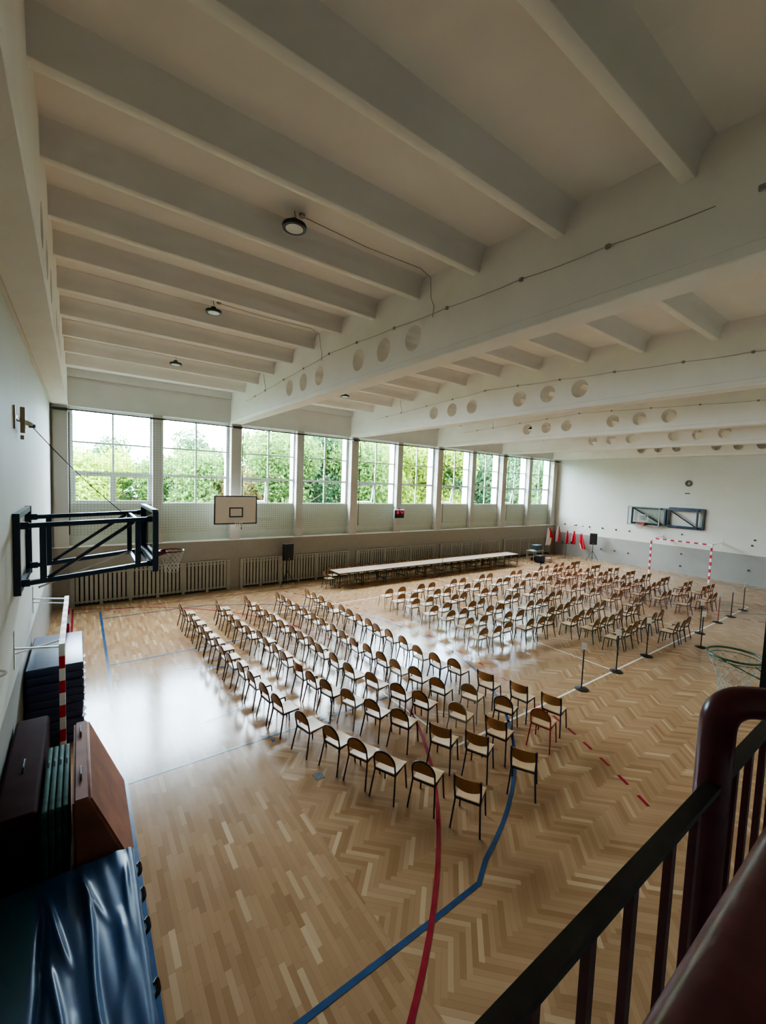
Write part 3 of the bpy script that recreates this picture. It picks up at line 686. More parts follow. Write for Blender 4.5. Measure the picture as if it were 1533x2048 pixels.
b = MB(); b.rbox((-.16, -.12, 0), (.16, .12, .05), .01); o = b.build('white_document_box', WHT, None, None, (26.05, 17.72, .7115)); tag(o, 'flat white box beside the equipment case', 'box')
t = thing('subwoofer', 'larger black speaker box on the floor below the corner table', 'speaker box', (25.85, 16.95, 0))
b = MB(); b.rbox((-.26, -.22, .02), (.26, .22, .5), .02); b.build('cabinet', BLACK, t); b = MB(); b.lathe([(.17,0),(.17,.012)], n=20); q = b.build('grille', BLKMET, t); q.rotation_euler = (PI/2,0,0); q.location = (0,-.222,.26)
for sx in (-1, 1):
    b = MB(); b.box((sx*.2-.03, -.2, 0), (sx*.2+.03, .2, .02)); b.build('foot', BLKMET, t)
t = thing('monitor_speaker', 'small black wedge speaker under the corner table', 'speaker box', (26.35, 17.72, 0))
b = MB(); b.prism([(-.2,0),(.2,0),(.12,.26),(-.2,.26)], 'x', -.18, .18); b.build('cabinet', BLACK, t)
t = thing('carton', 'pale cardboard carton on the floor beside the black speaker box', 'box', (26.62, 16.8, 0))
b = MB(); b.rbox((-.2,-.15,0),(.2,.15,.3),.006); b.build('carton_body', mat('pale_cardboard',(.42,.33,.25),.8), t); b = MB(); b.box((-.2,-.02,.301),(.2,.02,.303)); b.build('tape', mat('brown_tape',(.3,.2,.1),.4), t)
b = MB(); b.tube([(25.6,16.6,.008)]+[(25.2+.35*math.cos(a)-.1, 16.15+.5*math.sin(a), .008) for a in [PI*.5+PI*i/10 for i in range(11)]]+[(26.6,16.1,.008),(27.8,16.9,.008)], .008, 6)
tag(b.build('floor_cable', mat('blue_grey_cable',(.05,.09,.13),.5)), 'blue grey cable curling on the floor by the black speaker box', 'cable')
V = Vector((.811, -.585, 0))
t = thing('light_bar_stand', 'black tee shaped stand with stage lights before the flags', 'light stand', (29.1, 17.0, 0))
b = MB(); b.lathe([(.016,.06),(.016,1.16)], n=8); b.build('pole', BLKMET, t)
b = MB(); b.tube([-V*.68+Vector((0,0,1.28)), -V*.66+Vector((0,0,1.17)), V*.66+Vector((0,0,1.15)), V*.70+Vector((0,0,1.27))], .016, 7); b.build('crossbar', BLKMET, t)
for d in (V*.62, -V*.62, Vector((.35,.5,0)), Vector((-.3,-.55,0))):
    b = MB(); b.tube([(0,0,.10), (d.x,d.y,.012)], .012, 6); b.build('leg', BLKMET, t)
for s in (-.28, .36):
    b = MB(); c = V*s+Vector((0,0,1.18)); b.lathe([(.03,0),(.045,.05),(.045,.16)], c, 10); b.build('spotlight', BLACK, t)
FLW = mat('white_flag_cloth', (.82,.82,.82), .8, var=.03); FLR = mat('red_flag_cloth', (.62,.02,.045), .8, var=.08)
def flag(label, foot, tip, cloth, red_from):
    """foot: wall fixing; tip: staff end; cloth = (top point, bottom point, width vector, swing vector)"""
    t = thing('flag', label, 'flag', foot, 0, 'white and red flags in the corner')
    F = Vector(foot); d = Vector(tip)-F
    b = MB(); b.tube([(0,0,0), d], .011, 6); b.build('flag_staff', mat('pale_staff', (.5,.42,.3), .5), t)
    b = MB(); b.lathe([(.035,-.03),(.035,.03)], n=8); b.build('wall_mount', BLKMET, t)
    top, bot, w, sw = [Vector(q) for q in cloth]; top = top-F; bot = bot-F
    b = MB(); nu, nv = 12, 14
    n0 = len(b.f)
    def f(u, v):
        c = top.lerp(bot, v)+w*(u-.5)*(.35+.65*min(1, v*2.2)*(1-.25*v))+sw*math.sin(PI*v)*.5
        nrm = Vector((0,0,1)).cross(w).normalized()
        return c+nrm*.035*math.sin(u*11+v*3)*(.4+v)
    b.grid(f, nu, nv)
    b.m = [1 if ((i % nu)+.5)/nu > red_from(((i//nu)+.5)/nv) else 0 for i in range(nu*nv)]
    b.build('flag_cloth', [FLW, FLR], t, 60)
yv = Vector((0,-1,0))
flag('white and red flag nearest the windows in the far corner', (29.9,19.15,2.2), (29.55,18.75,2.12), ((29.75,18.9,2.08),(29.72,18.85,.75),(.48,-.3,0),(.25,-.1,0)), lambda v: .62-.3*v if v < .55 else .75)
flag('flag with broad white half, second from the windows', (31.16,18.42,2.39), (30.75,18.75,2.22), ((30.8,18.72,2.2),(30.85,18.78,.95),(.1,-.42,0),(0,.0,0)), lambda v: .62)
flag('narrow folded red flag, third from the windows', (31.16,17.6,2.39), (30.8,18.0,2.1), ((30.85,17.97,1.95),(30.9,18.0,.92),(.05,-.24,0),(0,0,0)), lambda v: .12)
flag('fuller red flag, fourth from the windows', (31.16,16.95,2.39), (30.8,17.4,2.1), ((30.85,17.42,1.98),(30.9,17.5,.93),(.06,-.34,0),(0,0,0)), lambda v: .15)
flag('kinked red flag with white hem beside the loudspeaker', (31.16,16.44,2.39), (30.75,16.85,1.75), ((30.8,16.82,1.85),(30.85,16.62,.68),(.05,-.42,0),(0,.16,0)), lambda v: -.1 if v < .62 else .28)

# ------------------------------------------------------------------ rope posts with paper signs
for k, (x, y) in enumerate([(10.36,5.38),(12.25,5.41),(14.27,5.45),(16.77,4.8),(18.45,5.35),(20.7,5.44),(22.24,5.42),(24.05,5.46)]):
    m = mat('reddish_post', (.30,.05,.02), .4) if k == 5 else BLKMET
    t = thing('barrier_post', '%s barrier post with white paper sign, %s along the white line' % ('reddish' if k == 5 else 'black', ORD[k]), 'barrier post', (x, y, .004), math.radians(-62+4*k), 'barrier posts along the white line')
    b = MB(); b.lathe([(.165,0),(.165,.012),(.12,.026),(.03,.038),(.02,.06)], n=24); b.build('base', BLKMET, t, 40)
    b = MB(); b.lathe([(.017,.055),(.017,1.03),(.026,1.03),(.026,1.10)], n=10); b.build('pole', m, t, 40)
    b = MB(); b.box((-.062,-.035,1.04),(.062,-.031,1.22)); ps = b.build('paper_sign', mat('white_paper',(.95,.95,.95),.7,var=.02), t)
    b = MB()
    for q in range(3): b.box((-.03,-.0365,1.095+.035*q),(.03,-.0355,1.101+.035*q))
    b.build('sign_print', mat('grey_print',(.62,.63,.66),.7), ps)

# ------------------------------------------------------------------ hoops
def ring_net(b, c, r, depth, r2, n=12, rows=4, th=.0035):
    for k in range(n):
        for s in (-1, 1):
            pts = []
            for j in range(rows*2+1):
                v = j/(rows*2); rr = r+(r2-r)*min(1, v*1.5); a = 2*PI*(k+s*j*.5)/n
                pts.append((c[0]+rr*math.cos(a), c[1]+rr*math.sin(a), c[2]-depth*v))
            b.tube(pts, th, 4)
NETW = mat('white_net_cord', (.62,.60,.56), .8)
RIMRED = mat('red_hoop_rim', (.22,.010,.018), .3)
RIMGRN = mat('green_hoop_rim', (.045,.12,.05), .35)
BGLASS = glass_material()

# folding hoop on the mats end wall
t = thing('folding_hoop', 'dark blue folding truss hoop swung out from the near end wall', 'basketball hoop', (XA, 9.5, 0))
def off(p): return (p[0]-XA, p[1]-9.5, p[2])
b = MB()
for y in (8.56, 10.46): b.bar(off((XA+.045, y, 3.08)), off((XA+.045, y, 4.37)), .09, .08)
for z in (3.13, 4.32): b.bar(off((XA+.045, 8.6, z)), off((XA+.045, 10.42, z)), .07, .09)
b.build('wall_frame', NAVY, t)
Y1, Y2 = 8.66, 10.28
b = MB()
for y in (Y1, Y2):
    b.bar(off((-.68, y, 4.17)), off((1.0, y, 4.245)), .075); b.bar(off((-.66, y, 3.25)), off((1.0, y, 3.43)), .075)
    b.bar(off((-.49, y, 4.17)), off((-.49, y, 3.27)), .085); b.bar(off((.84, y, 4.23)), off((.84, y, 3.41)), .085)
    b.tube([off((-.43, y, 3.31)), off((.78, y, 4.2))], .03, 8)
    for z in (4.17, 3.25): b.bar(off((-.78, y, z)), off((-.66, y, z)), .05, .11)
    for z in (4.245, 3.43): b.bar(off((.98, y, z)), off((1.07, y, z)), .045, .10)
b.bar(off((.84, Y1, 3.42)), off((.84, Y2, 3.42)), .05); b.bar(off((.84, Y1, 4.22)), off((.84, Y2, 4.22)), .05)
b.build('truss', NAVY, t)
b = MB(); b.tube([off((-.55, Y1+.02, 3.16)), off((.80, Y2-.1, 3.42))], .017, 8); b.build('brace_rod', ALU, t)
b = MB(); bx = 1.09; ya, yb, za, zb = 8.42, 10.22, 3.34, 4.40
for y in (ya, yb): b.box(off((bx-.045, y-.03, za)), off((bx+.045, y+.03, zb)))
for z in (za, zb): b.box(off((bx-.045, ya+.03, z-.03)), off((bx+.045, yb-.03, z+.03)))
b.box(off((bx-.06, ya+.03, 3.46)), off((bx-.01, yb-.03, 3.54)))
bf = b.build('board_frame', NAVY, t)
b = MB(); b.box(off((bx+.02, ya+.03, za+.03)), off((bx+.03, yb-.03, zb-.03))); b.build('glass_board', BGLASS, bf)
b = MB(); rc = (1.50, 9.34, 3.53); R = .225
b.tube([off((rc[0]+R*math.cos(a), rc[1]+R*math.sin(a), rc[2])) for a in [2*PI*k/28 for k in range(28)]], .012, 8, True)
b.prism([(bx+.045-XA, -.24), (1.30-XA, -.15), (1.42-XA, -.10+.0), (1.30-XA, -.03), (bx+.045-XA, .0)][::1], 'z', 3.47, 3.475) if False else None
b.add([off((bx+.046, 9.34-.16, 3.535)), off((bx+.046, 9.34+.16, 3.535)), off((1.42, 9.34+.2, 3.525)), off((1.42, 9.34-.2, 3.525)), off((bx+.046, 9.34-.14, 3.42)), off((bx+.046, 9.34+.14, 3.42)), off((1.4, 9.34+.12, 3.50)), off((1.4, 9.34-.12, 3.50))],
      [(0,1,5,4),(4,5,6,7),(7,6,2,3),(0,4,7,3),(1,2,6,5)])
rim = b.build('rim', RIMRED, t, 40)
b = MB(); ring_net(b, off((rc[0], rc[1], rc[2]-.015)), R, .42, .13); b.build('net', NETW, rim)
# hoist on the wall with its rope
t = thing('hoist', 'beige rope hoist bracket high on the near end wall', 'hoist', (XA+.002, 9.55, 5.9))
BEI = mat('beige_hoist_paint', (.36,.31,.22), .5)
b = MB(); b.box((0,-.62,-.03),(.03,.06,.03)); b.box((0,-.63,-.2),(.025,-.57,.17)); b.build('wall_plate', BEI, t)
b = MB(); b.rbox((.03,-.035,-.22),(.10,.05,.22),.012); b.bar((.07,0,-.02),(.16,.22,-.05),.06); b.box((.03,-.03,-.33),(.08,.035,-.26)); b.build('housing', BEI, t)
b = MB(); b.lathe([(.05,-.03),(.05,.03)],(.17,.25,-.07),12); b.build('pulley', BLKMET, t)
for dy in (-.05, .06):
    b = MB(); p0 = Vector((.17,.25,-.08)); p1 = Vector((.66-XA, dy, 4.30-5.9))
    b.tube([p0.lerp(p1, q/10)+Vector((0,0,-.06*math.sin(PI*q/10))) for q in range(11)], .007, 5); b.build('rope', mat('dark_rope',(.06,.05,.045),.8), t)

# far hoop folded flat on the far wall
t = thing('folding_hoop', 'dark blue hoop frame folded flat on the far end wall', 'basketball hoop', (XC, 11.5, 0))
def o2(p): return (p[0]-XC, p[1]-11.5, p[2])
b = MB(); x = 31.12
for y in (9.33, 11.2): b.bar(o2((x, y, 2.93)), o2((x, y, 4.2)), .13, .1)
for z in (2.98, 4.16): b.bar(o2((x, 9.33, z)), o2((x, 11.2, z)), .10, .14)
b.build('wall_frame', NAVY, t)
b = MB(); x = 30.98
for z in (3.02, 4.08): b.bar(o2((x, 9.6, z)), o2((x, 13.45, z)), .07, .12)
for y in (9.62, 11.36, 13.4): b.bar(o2((x, y, 3.02)), o2((x, y, 4.08)), .12 if y != 11.36 else .24, .08)
b.tube([o2((x, 11.15, 4.05)), o2((x, 9.62, 3.02))], .04, 8); b.tube([o2((x, 13.4, 4.06)), o2((x, 11.5, 3.03))], .04, 8)
b.build('truss', NAVY, t)
b = MB(); x = 30.85
for y in (11.68, 13.62): b.bar(o2((x, y, 2.90)), o2((x, y, 4.15)), .06)
for z in (2.92, 4.13): b.bar(o2((x, 11.68, z)), o2((x, 13.62, z)), .06)
bf = b.build('board_frame', mat('dull_grey_board_frame', (.30,.30,.295), .45), t)
b = MB(); b.box(o2((x-.006, 11.71, 2.95)), o2((x+.006, 13.59, 4.1))); b.build('glass_board', BGLASS, bf)
b = MB(); 
for y in (12.36, 12.94): b.bar(o2((x-.012, y, 3.2)), o2((x-.012, y, 3.62)), .008, .04)
for z in (3.2, 3.62): b.bar(o2((x-.012, 12.36, z)), o2((x-.012, 12.94, z)), .008, .04)
b.build('target_square', mat('faded_white_line', (.6,.62,.6), .5), t)
b = MB(); rc = (30.44, 12.65, 3.06); R = .225
b.tube([o2((rc[0]+R*math.cos(a), rc[1]+R*math.sin(a), rc[2])) for a in [2*PI*k/24 for k in range(24)]], .013, 6, True); b.box(o2((30.66, 12.5, 2.92)), o2((30.815, 12.8, 3.08)))
rim = b.build('rim', RED, t, 40)
b = MB(); ring_net(b, o2((rc[0], rc[1], rc[2]-.015)), R, .38, .13, 10, 3, .004); b.build('net', NETW, rim)

# side hoop on the window wall
t = thing('side_hoop', 'white backboard with black border on the window wall', 'basketball hoop', (5.51, 19.24, 0))
b = MB(); b.box((-.91, -.715, 3.06), (.91, -.69, 4.28)); b.build('backboard', mat('pinkish_white_board', (.62,.555,.50), .5, var=.03), t)
b = MB()
def frame2d(b, x0, x1, z0, z1, w, y0, y1):
    b.box((x0, y0, z0), (x0+w, y1, z1)); b.box((x1-w, y0, z0), (x1, y1, z1)); b.box((x0+w, y0, z0), (x1-w, y1, z0+w)); b.box((x0+w, y0, z1-w), (x1-w, y1, z1))
frame2d(b, -.92, .92, 3.05, 4.29, .05, -.722, -.685); b.build('border', BLACK, t)
b = MB(); frame2d(b, -.29, .30, 3.35, 3.78, .05, -.724, -.716); b.build('target_square', BLACK, t)
b = MB(); R = .225; rc = (0, -1.09, 3.30)
b.tube([(rc[0]+R*math.cos(a), rc[1]+R*math.sin(a), rc[2]) for a in [2*PI*k/24 for k in range(24)]], .011, 6, True); b.bar((0,-.72,3.29),(0,-.87,3.29),.08,.04)
rim = b.build('rim', ALU, t, 40)
b = MB(); ring_net(b, (rc[0], rc[1], rc[2]-.012), R, .34, .12, 10, 3, .004); b.build('net', NETW, rim)
b = MB()
for s in (-.35, .35):
    for z in (3.3, 4.0): b.bar((s, -.69, z), (.2+s*.3, -.03, z), .04)
b.bar((.05,-.02,3.3),(.35,-.02,3.3),.04); b.bar((.05,-.02,4.0),(.35,-.02,4.0),.04); b.build('wall_mount', BLKMET, t)

# side hoop on the gallery wall, close to the viewer
t = thing('side_hoop', 'green rimmed hoop with white net below the gallery', 'basketball hoop', (5.45, .46, 0))
b = MB(); b.box((-.85, .385, 3.34), (.85, .41, 4.38)); b.build('backboard', mat('white_board', (.6,.58,.54), .5), t)
b = MB(); frame2d(b, -.885, .885, 3.29, 4.42, .05, .375, .425); b.build('border', BLACK, t)
b = MB(); R = .235; rc = (0, .80, 3.42)
b.tube([(rc[0]+R*math.cos(a), rc[1]+R*math.sin(a), rc[2]) for a in [2*PI*k/36 for k in range(36)]], .011, 8, True)
b.tube([(rc[0]+.215*math.cos(a), rc[1]+.215*math.sin(a), rc[2]-.035) for a in [2*PI*k/36 for k in range(36)]], .004, 6, True)
b.tube([(.14,.61,3.40),(.14,.42,3.31)], .006, 6); b.tube([(-.14,.61,3.40),(-.20,.42,3.31)], .006, 6); b.tube([(-.20,.86,3.40),(-.32,.42,3.32)], .006, 6); b.bar((0,.41,3.40),(0,.575,3.41),.12,.02)
rim = b.build('rim', RIMGRN, t, 40)
b = MB(); ring_net(b, (rc[0], rc[1], rc[2]-.02), .225, .40, .12, 12, 4, .0028); b.build('net', NETW, rim)
b = MB()
for s in (-.4, .4):
    for z in (3.5, 4.2): b.bar((s, -.0, z), (s, .385, z), .05)
b.build('wall_mount', BLKMET, t)

# ------------------------------------------------------------------ handball goals
def striped(b, p, q, w, n, start):
    p, q = Vector(p), Vector(q)
    for k in range(n): b.bar(p.lerp(q, k/n), p.lerp(q, (k+1)/n), w, w, mi=(k+start) % 2)
def goal(label, x, y0, y1, zt, wall_x):
    sg = 1 if wall_x > x else -1
    t = thing('handball_goal', label, 'goal', (x, (y0+y1)/2, .003)); hy = (y1-y0)/2
    b = MB(); striped(b, (0,-hy+.04,zt-.04), (0,hy-.04,zt-.04), .078, 15, 1); b.build('crossbar', [RED, WHT], t)
    for s in (-1, 1):
        b = MB(); striped(b, (0,s*hy,0), (0,s*hy,zt), .08, 11, 1); b.build('post', [RED, WHT], t)
        b = MB(); e = (wall_x-x)-sg*.012; b.bar((sg*.04,s*hy,zt-.05), (e,s*hy*1.0,zt+.02), .035, .025); b.bar((sg*.04,s*hy-s*.35,zt-.06), (e,s*hy-s*.01,zt-.06), .02); b.box((min(e,e+sg*.01),s*hy-.03,zt-.3),(max(e,e+sg*.01),s*hy+.03,zt+.3)); b.build('wall_stay', WHT, t)
goal('red and white striped goal in front of the near end wall', -.26, 8.42, 11.62, 2.26, XA)
goal('red and white striped goal in front of the far end wall', 29.55, 8.36, 11.52, 2.27, XC)

# ------------------------------------------------------------------ gym mats
MNAVY = mat('navy_vinyl', (.035,.050,.10), .33, var=.25, scale=3, bump=.25, bscale=7, spec=.4)
MBRN = mat('dark_brown_vinyl', (.030,.010,.009), .7, var=.25, scale=3, bump=.2, bscale=6, spec=.04)
MRUST = mat('rust_brown_vinyl', (.20,.08,.048), .6, var=.25, scale=2.5, bump=.2, bscale=6, spec=.12)
MGRN = mat('green_vinyl', (.022,.06,.045), .6, var=.35, scale=8, bump=.35, bscale=14, spec=.08)
rnd = random.Random(3); z = .003
for k in range(10):
    h = .148; dx, dy = rnd.uniform(-.012, .012), rnd.uniform(-.03, .03)
    b = MB(); b.rbox((-.42,-.97,0), (.42,.97,h), .025)
    t = thing('gym_mat', 'navy gym mat in the tall stack by the goal, %s from the top' % ORD[9-k], 'gym mat', (-.395+dx, 10.42+dy, z), 0, 'stacked navy gym mats')
    b.build('mat_body', MNAVY, t, 40)
    b = MB(); b.bar((.41,-.55,h*.5),(.445,-.45,h*.45),.04,.01); b.bar((.445,-.45,h*.45),(.41,-.35,h*.5),.04,.01); b.build('carry_strap', BLACK, t)
    z += h+.0015
t = thing('gym_mat', 'thick dark brown mat standing on edge against the near wall', 'gym mat', (-.62, 7.05, .002))
b = MB(); b.rbox((-.205,-1.2,0),(.20,1.2,1.2),.05); b.build('mat_body', MBRN, t, 40)
b = MB(); b.tube(bend([(.0,-.3,1.2),(.0,-.25,1.235),(.0,-.05,1.235),(.0,0,1.2)],.02,3),.012,6); b.build('carry_strap', BLACK, t)
for k in range(4):
    x = -.362+.063*k; h = 1.2-.012*k
    b = MB(); b.rbox((-.029,-.70,0),(.029,.70,h),.018)
    t = thing('gym_mat', 'thin green mat standing upright, %s from the near wall' % ORD[k], 'gym mat', (x, 6.5+.02*k, .002), 0, 'upright green mats')
    b.build('mat_body', MGRN, t, 40); b = MB(); b.tube([(0,.2,h-.002),(0,.28,h+.016),(0,.36,h-.002)],.008,6); b.build('carry_strap', BLACK, t)
t = thing('gym_mat', 'rust brown thick mat leaning at a slant beside the green mats', 'gym mat', (.2, 6.78, .002))
bm = bmesh.new(); bmesh.ops.create_cube(bm, size=1)
for v in bm.verts:
    top = v.co.z > 0; right = v.co.x > 0
    v.co = Vector(((-.305 if not right else -.125) if top else (-.29 if not right else .36), v.co.y*1.96, 1.2 if top else 0))
bmesh.ops.bevel(bm, geom=bm.edges[:], offset=.03, segments=3, affect='EDGES')
b = MB(); bm.verts.index_update(); b.add([v.co[:] for v in bm.verts], [[v.index for v in f.verts] for f in bm.faces]); bm.free(); b.build('mat_body', MRUST, t, 40)
for y in (-.45, .62):
    b = MB(); b.tube(bend([(-.22,y-.13,1.195),(-.22,y-.10,1.24),(-.22,y+.10,1.24),(-.22,y+.13,1.195)],.04,4), .012, 6, rb=.025); b.build('carry_handle', mat('brown_leather',(.10,.03,.012),.5), t)
# big blue crash mat with its loose wrinkled cover
t = thing('crash_mat', 'big blue crash mat with wrinkled cover along the near wall', 'crash mat', (0, 0, 0))
MBLUE = mat('blue_vinyl', (.022,.056,.135), .33, var=.25, scale=2.0, spec=.4); MTEAL = mat('teal_blue_vinyl', (.008,.055,.085), .45, var=.2, scale=3)
xa, xb, y0, y1, H = -.82, .50, 2.3, 5.66, .50
def fold(x, y, cx, sl, w, a, ya, yb_):
    c = cx+sl*(y-4.6)+.03*math.sin(y*2.7+cx*9); q = (x-c)/w
    return a*math.exp(-q*q)*max(0, min(1, (y-ya)/.35))*max(0, min(1, (yb_-y)/.3))
def top(x, y):
    h = fold(x,y,.05,-.10,.032,.055,2.3,5.6)+fold(x,y,-.12,-.30,.030,.045,4.4,5.6)+fold(x,y,-.25,-.10,.030,.045,3.5,4.75)+fold(x,y,.30,.06,.05,.03,2.3,4.9)
    h += fold(x,y,-.05,.02,.03,.03,2.3,4.1)+fold(x,y,.22,-.30,.03,.025,4.7,5.5)+fold(x,y,-.33,.05,.04,-.05,2.3,5.4)+fold(x,y,.40,.02,.03,.025,4.3,5.6)
    h += .012*math.sin(x*31+y*3)*math.sin(y*2.1+x*7)*max(0,min(1,(x+.45)/.2))
    return h
b = MB(); nu, nv = 170, 120
def crash(u, v):
    y = y0+(y1-y0)*v
    s = u*(1.32+.40)                       # across the top, then down the side
    if s < 1.25: x, z = xa+s, H+top(xa+s, y)
    elif s < 1.37: q = (s-1.25)/.12*PI/2; x, z = xb-.07+.07*math.sin(q), H-.07+.07*math.cos(q)+top(xb-.05, y)*(1-q)*.6
    else: x = xb+.012*math.sin(y*9+s*14); z = H-.07-(s-1.37)*1.2
    return (x, y, max(.004, z))
b.grid(crash, nu, nv)
b.m = [1 if (xa+(i % nu)/nu*1.72) < -.42 else 0 for i in range(nu*nv)]
b.box((xa+.002, y1-.002, .004), (xb-.03, y1+.0, H-.01)); b.m += []
b.build('cover', [MBLUE, MTEAL], t, 60)
b = MB(); b.box((xb+.014, y0, .20), (xb+.020, y1-.05, .215)); b.build('seam_piping', mat('pale_piping', (.62,.60,.52), .5), t)
for y in (5.5, 5.12, 4.72, 4.05, 3.62, 3.45):
    b = MB(); b.tube(bend([(xb+.01, y, .34),(xb+.045, y+.05, .33),(xb+.055, y-.03, .27),(xb+.01, y-.02, .22)], .04, 4), .007, 6, rb=.026); b.build('strap', BLACK, t)

# ------------------------------------------------------------------ gallery rail
b = MB(); b.box((XA, -1.3, 3.2), (3.3, .22, 3.42)); struct(b, 'floor_gallery', mat('gallery_concrete', (.3,.28,.26), .7), 'gallery floor the viewer stands on')
t = thing('gallery_railing', 'maroon and black gallery railing in front of the viewer', 'railing', (.98, .2, 3.42))
def o3(p): return (p[0]-.98, p[1]-.2, p[2]-3.42)
b = MB(); b.rbox(o3((-.8, -.10, 4.50)), o3((3.2, .134, 4.60)), .035); b.build('handrail', MAROON, t, 50)
b = MB(); b.bar(o3((-.8, .238, 4.494)), o3((3.2, .238, 4.494)), .024, .012); b.build('top_bar', BLACKBAR, t)
b = MB(); b.bar(o3((-.8, .238, 3.56)), o3((3.2, .238, 3.56)), .024, .012); b.build('bottom_bar', BLACKBAR, t)
x = -.64
for x in [.40-.118*k for k in range(9, 0, -1)]+[.40,.522,.64,.775,.885,1.10,1.205,1.32,1.44,1.56,1.68,1.8,1.92,2.04,2.16]:
    b = MB(); b.bar(o3((x, .238, 3.567)), o3((x, .238, 4.487)), .016, .012); b.build('baluster', MAROON, t)
b = MB(); P = bend([o3((.985, .245, 3.30+.12)), o3((.985, .245, 4.655)), o3((1.42, -.23, 4.67))], .055, 8)
b.tube(P, .030, 12, rb=.024); b.build('end_post', MAROON, t, 50)

# ------------------------------------------------------------------ lamps and wiring
LENS = mat('white_lamp_lens', (.75,.75,.72), .3)
for k, (x, y, z, w) in enumerate([(2.64,6.18,8.83,'nearest the viewer'),(2.6,10.72,8.95,'second from the viewer'),(2.52,15.08,8.62,'third from the viewer'),(8.78,15.08,8.55,'beyond the first roof beam'),(15.03,15.08,8.55,'beyond the second roof beam'),(21.3,15.08,8.55,'beyond the third roof beam, by the windows'),(21.3,10.6,8.75,'beyond the third roof beam, in mid hall')]):
    t = thing('hanging_lamp', 'round black high bay lamp hanging from ceiling, %s' % w, 'ceiling lamp', (x, y, z), 0, 'high bay ceiling lamps')
    b = MB(); b.lathe([(.125,-.035),(.175,-.035),(.182,0),(.175,.02),(.11,.045),(.06,.05),(.055,.10),(.02,.11)], n=28); hs = b.build('housing', BLACK, t, 40)
    b = MB(); b.lathe([(.001,-.037),(.128,-.037),(.128,-.033)], n=28); b.build('lens', LENS, hs)
    zc = zrib(y)+.36-z
    b = MB(); b.tube([(0,0,.105),(.02,0,.15),(0,0,.18),(0,0,zc)], .008, 6); b.lathe([(.05,zc-.04),(.05,zc-.002)], (.12,0,0), 8); b.build('hook', mat('dull_steel',(.3,.29,.27),.4,metal=.5), t)
    xe = [c for c in CX if c > x][0]-.225-x
    b = MB(); b.tube([(.12,0,zc-.03),(1.3,.03,zc-.05),(xe-.35,0,zc-.035),(xe-.1,0,zc-.12),(xe-.02,.06,zc-.45),(xe-.02,-.03,zc-.62),(xe-.012,0,zc-.82)], .007, 5); b.build('supply_cable', CABLE, t)
for i in (1, 2, 3, 4):
    x = CX[i]-.238
    t = thing('beam_wiring', 'thin sagging cable with junction boxes along %s roof beam' % ORD[i], 'cable', (x, 0, 0), 0, 'beam wiring runs')
    ys = [17.2, 16.2, 15.1, 13.4, 11.9, 10.3, 8.9, 7.4, 5.8, 4.2, 2.9, 1.4]
    pts = []
    for a in range(len(ys)-1):
        for q in range(4):
            y = ys[a]+(ys[a+1]-ys[a])*q/4; pts.append((0, y, zrib(y)-.385-.02*math.sin(PI*q/4)))
    b = MB(); b.tube(pts, .0055, 5); cr = b.build('cable_run', CABLE, t)
    for y in ys[1::1]:
        b = MB(); b.rbox((-.015, y-.03, zrib(y)-.415), (.02, y+.03, zrib(y)-.36), .008); b.build('junction_box', CABLE, cr)

# ------------------------------------------------------------------ safety net on the window wall
NETM = net_material('window_safety_net', .105, .0065, (.16,.19,.16))
t = thing('net_rail', 'long black cable rail with couplings across the tops of windows', 'net rail', (XA, 19.17, 7.3))
L = XC-XA
b = MB(); b.tube([(.01,0,0),(L-.01,0,0)], .026, 6); b.build('rail', BLKMET, t)
for i in range(6):
    b = MB(); b.tube([(max(.02,CX[i]-XA-.2),0,0),(min(L-.02,CX[i]-XA+.22),0,0)], .05, 8); b.build('coupling', BLKMET, t)
for i in range(5):
    b = MB(); b.tube([(CX[i]-XA+2.85,0,.0),(CX[i]-XA+3.4,0,0)], .036, 8); b.build('coupling', BLKMET, t)
for i in range(5):
    x0, x1 = CX[i]+.26, CX[i+1]-.26; Wd = x1-x0; Hn = 4.49; nu, nv = 24, 10
    t = thing('safety_net', 'fine cord safety net over the windows, %s bay from the mats end' % ORD[i], 'net', (x0, 19.15, 2.72), 0, 'window safety nets')
    me = bpy.data.meshes.new('net_cloth'); vs = []; fs = []
    for j in range(nv+1):
        for q in range(nu+1):
            u, v = q/nu, j/nv; vs.append((u*Wd, .02*math.sin(u*17)*(1-v), v*Hn-.05*v*abs(math.sin(u*PI*8))))
    fs = [(j*(nu+1)+q, j*(nu+1)+q+1, (j+1)*(nu+1)+q+1, (j+1)*(nu+1)+q) for j in range(nv) for q in range(nu)]
    me.from_pydata(vs, [], fs); uvl = me.uv_layers.new(name='UVMap')
    for lp in me.loops:
        k = lp.vertex_index; uvl.data[lp.index].uv = ((k % (nu+1))/nu*Wd, (k//(nu+1))/nv*Hn)
    me.materials.append(NETM); obj('net_cloth', me, t)
    b = MB(); b.tube([(-.02,0,.02),(0,.01,1.5),(-.01,0,3.2),(0,0,4.48)], lambda q: .018+.006*math.sin(q*9), 6); b.build('bunched_edge', mat('dark_green_net_cord',(.05,.055,.04),.8), t)
    for q in (.28, .62):
        b = MB(); b.bar((Wd*q,0,4.27),(Wd*q,0,4.545),.014); b.build('hanging_hook', BLKMET, t)

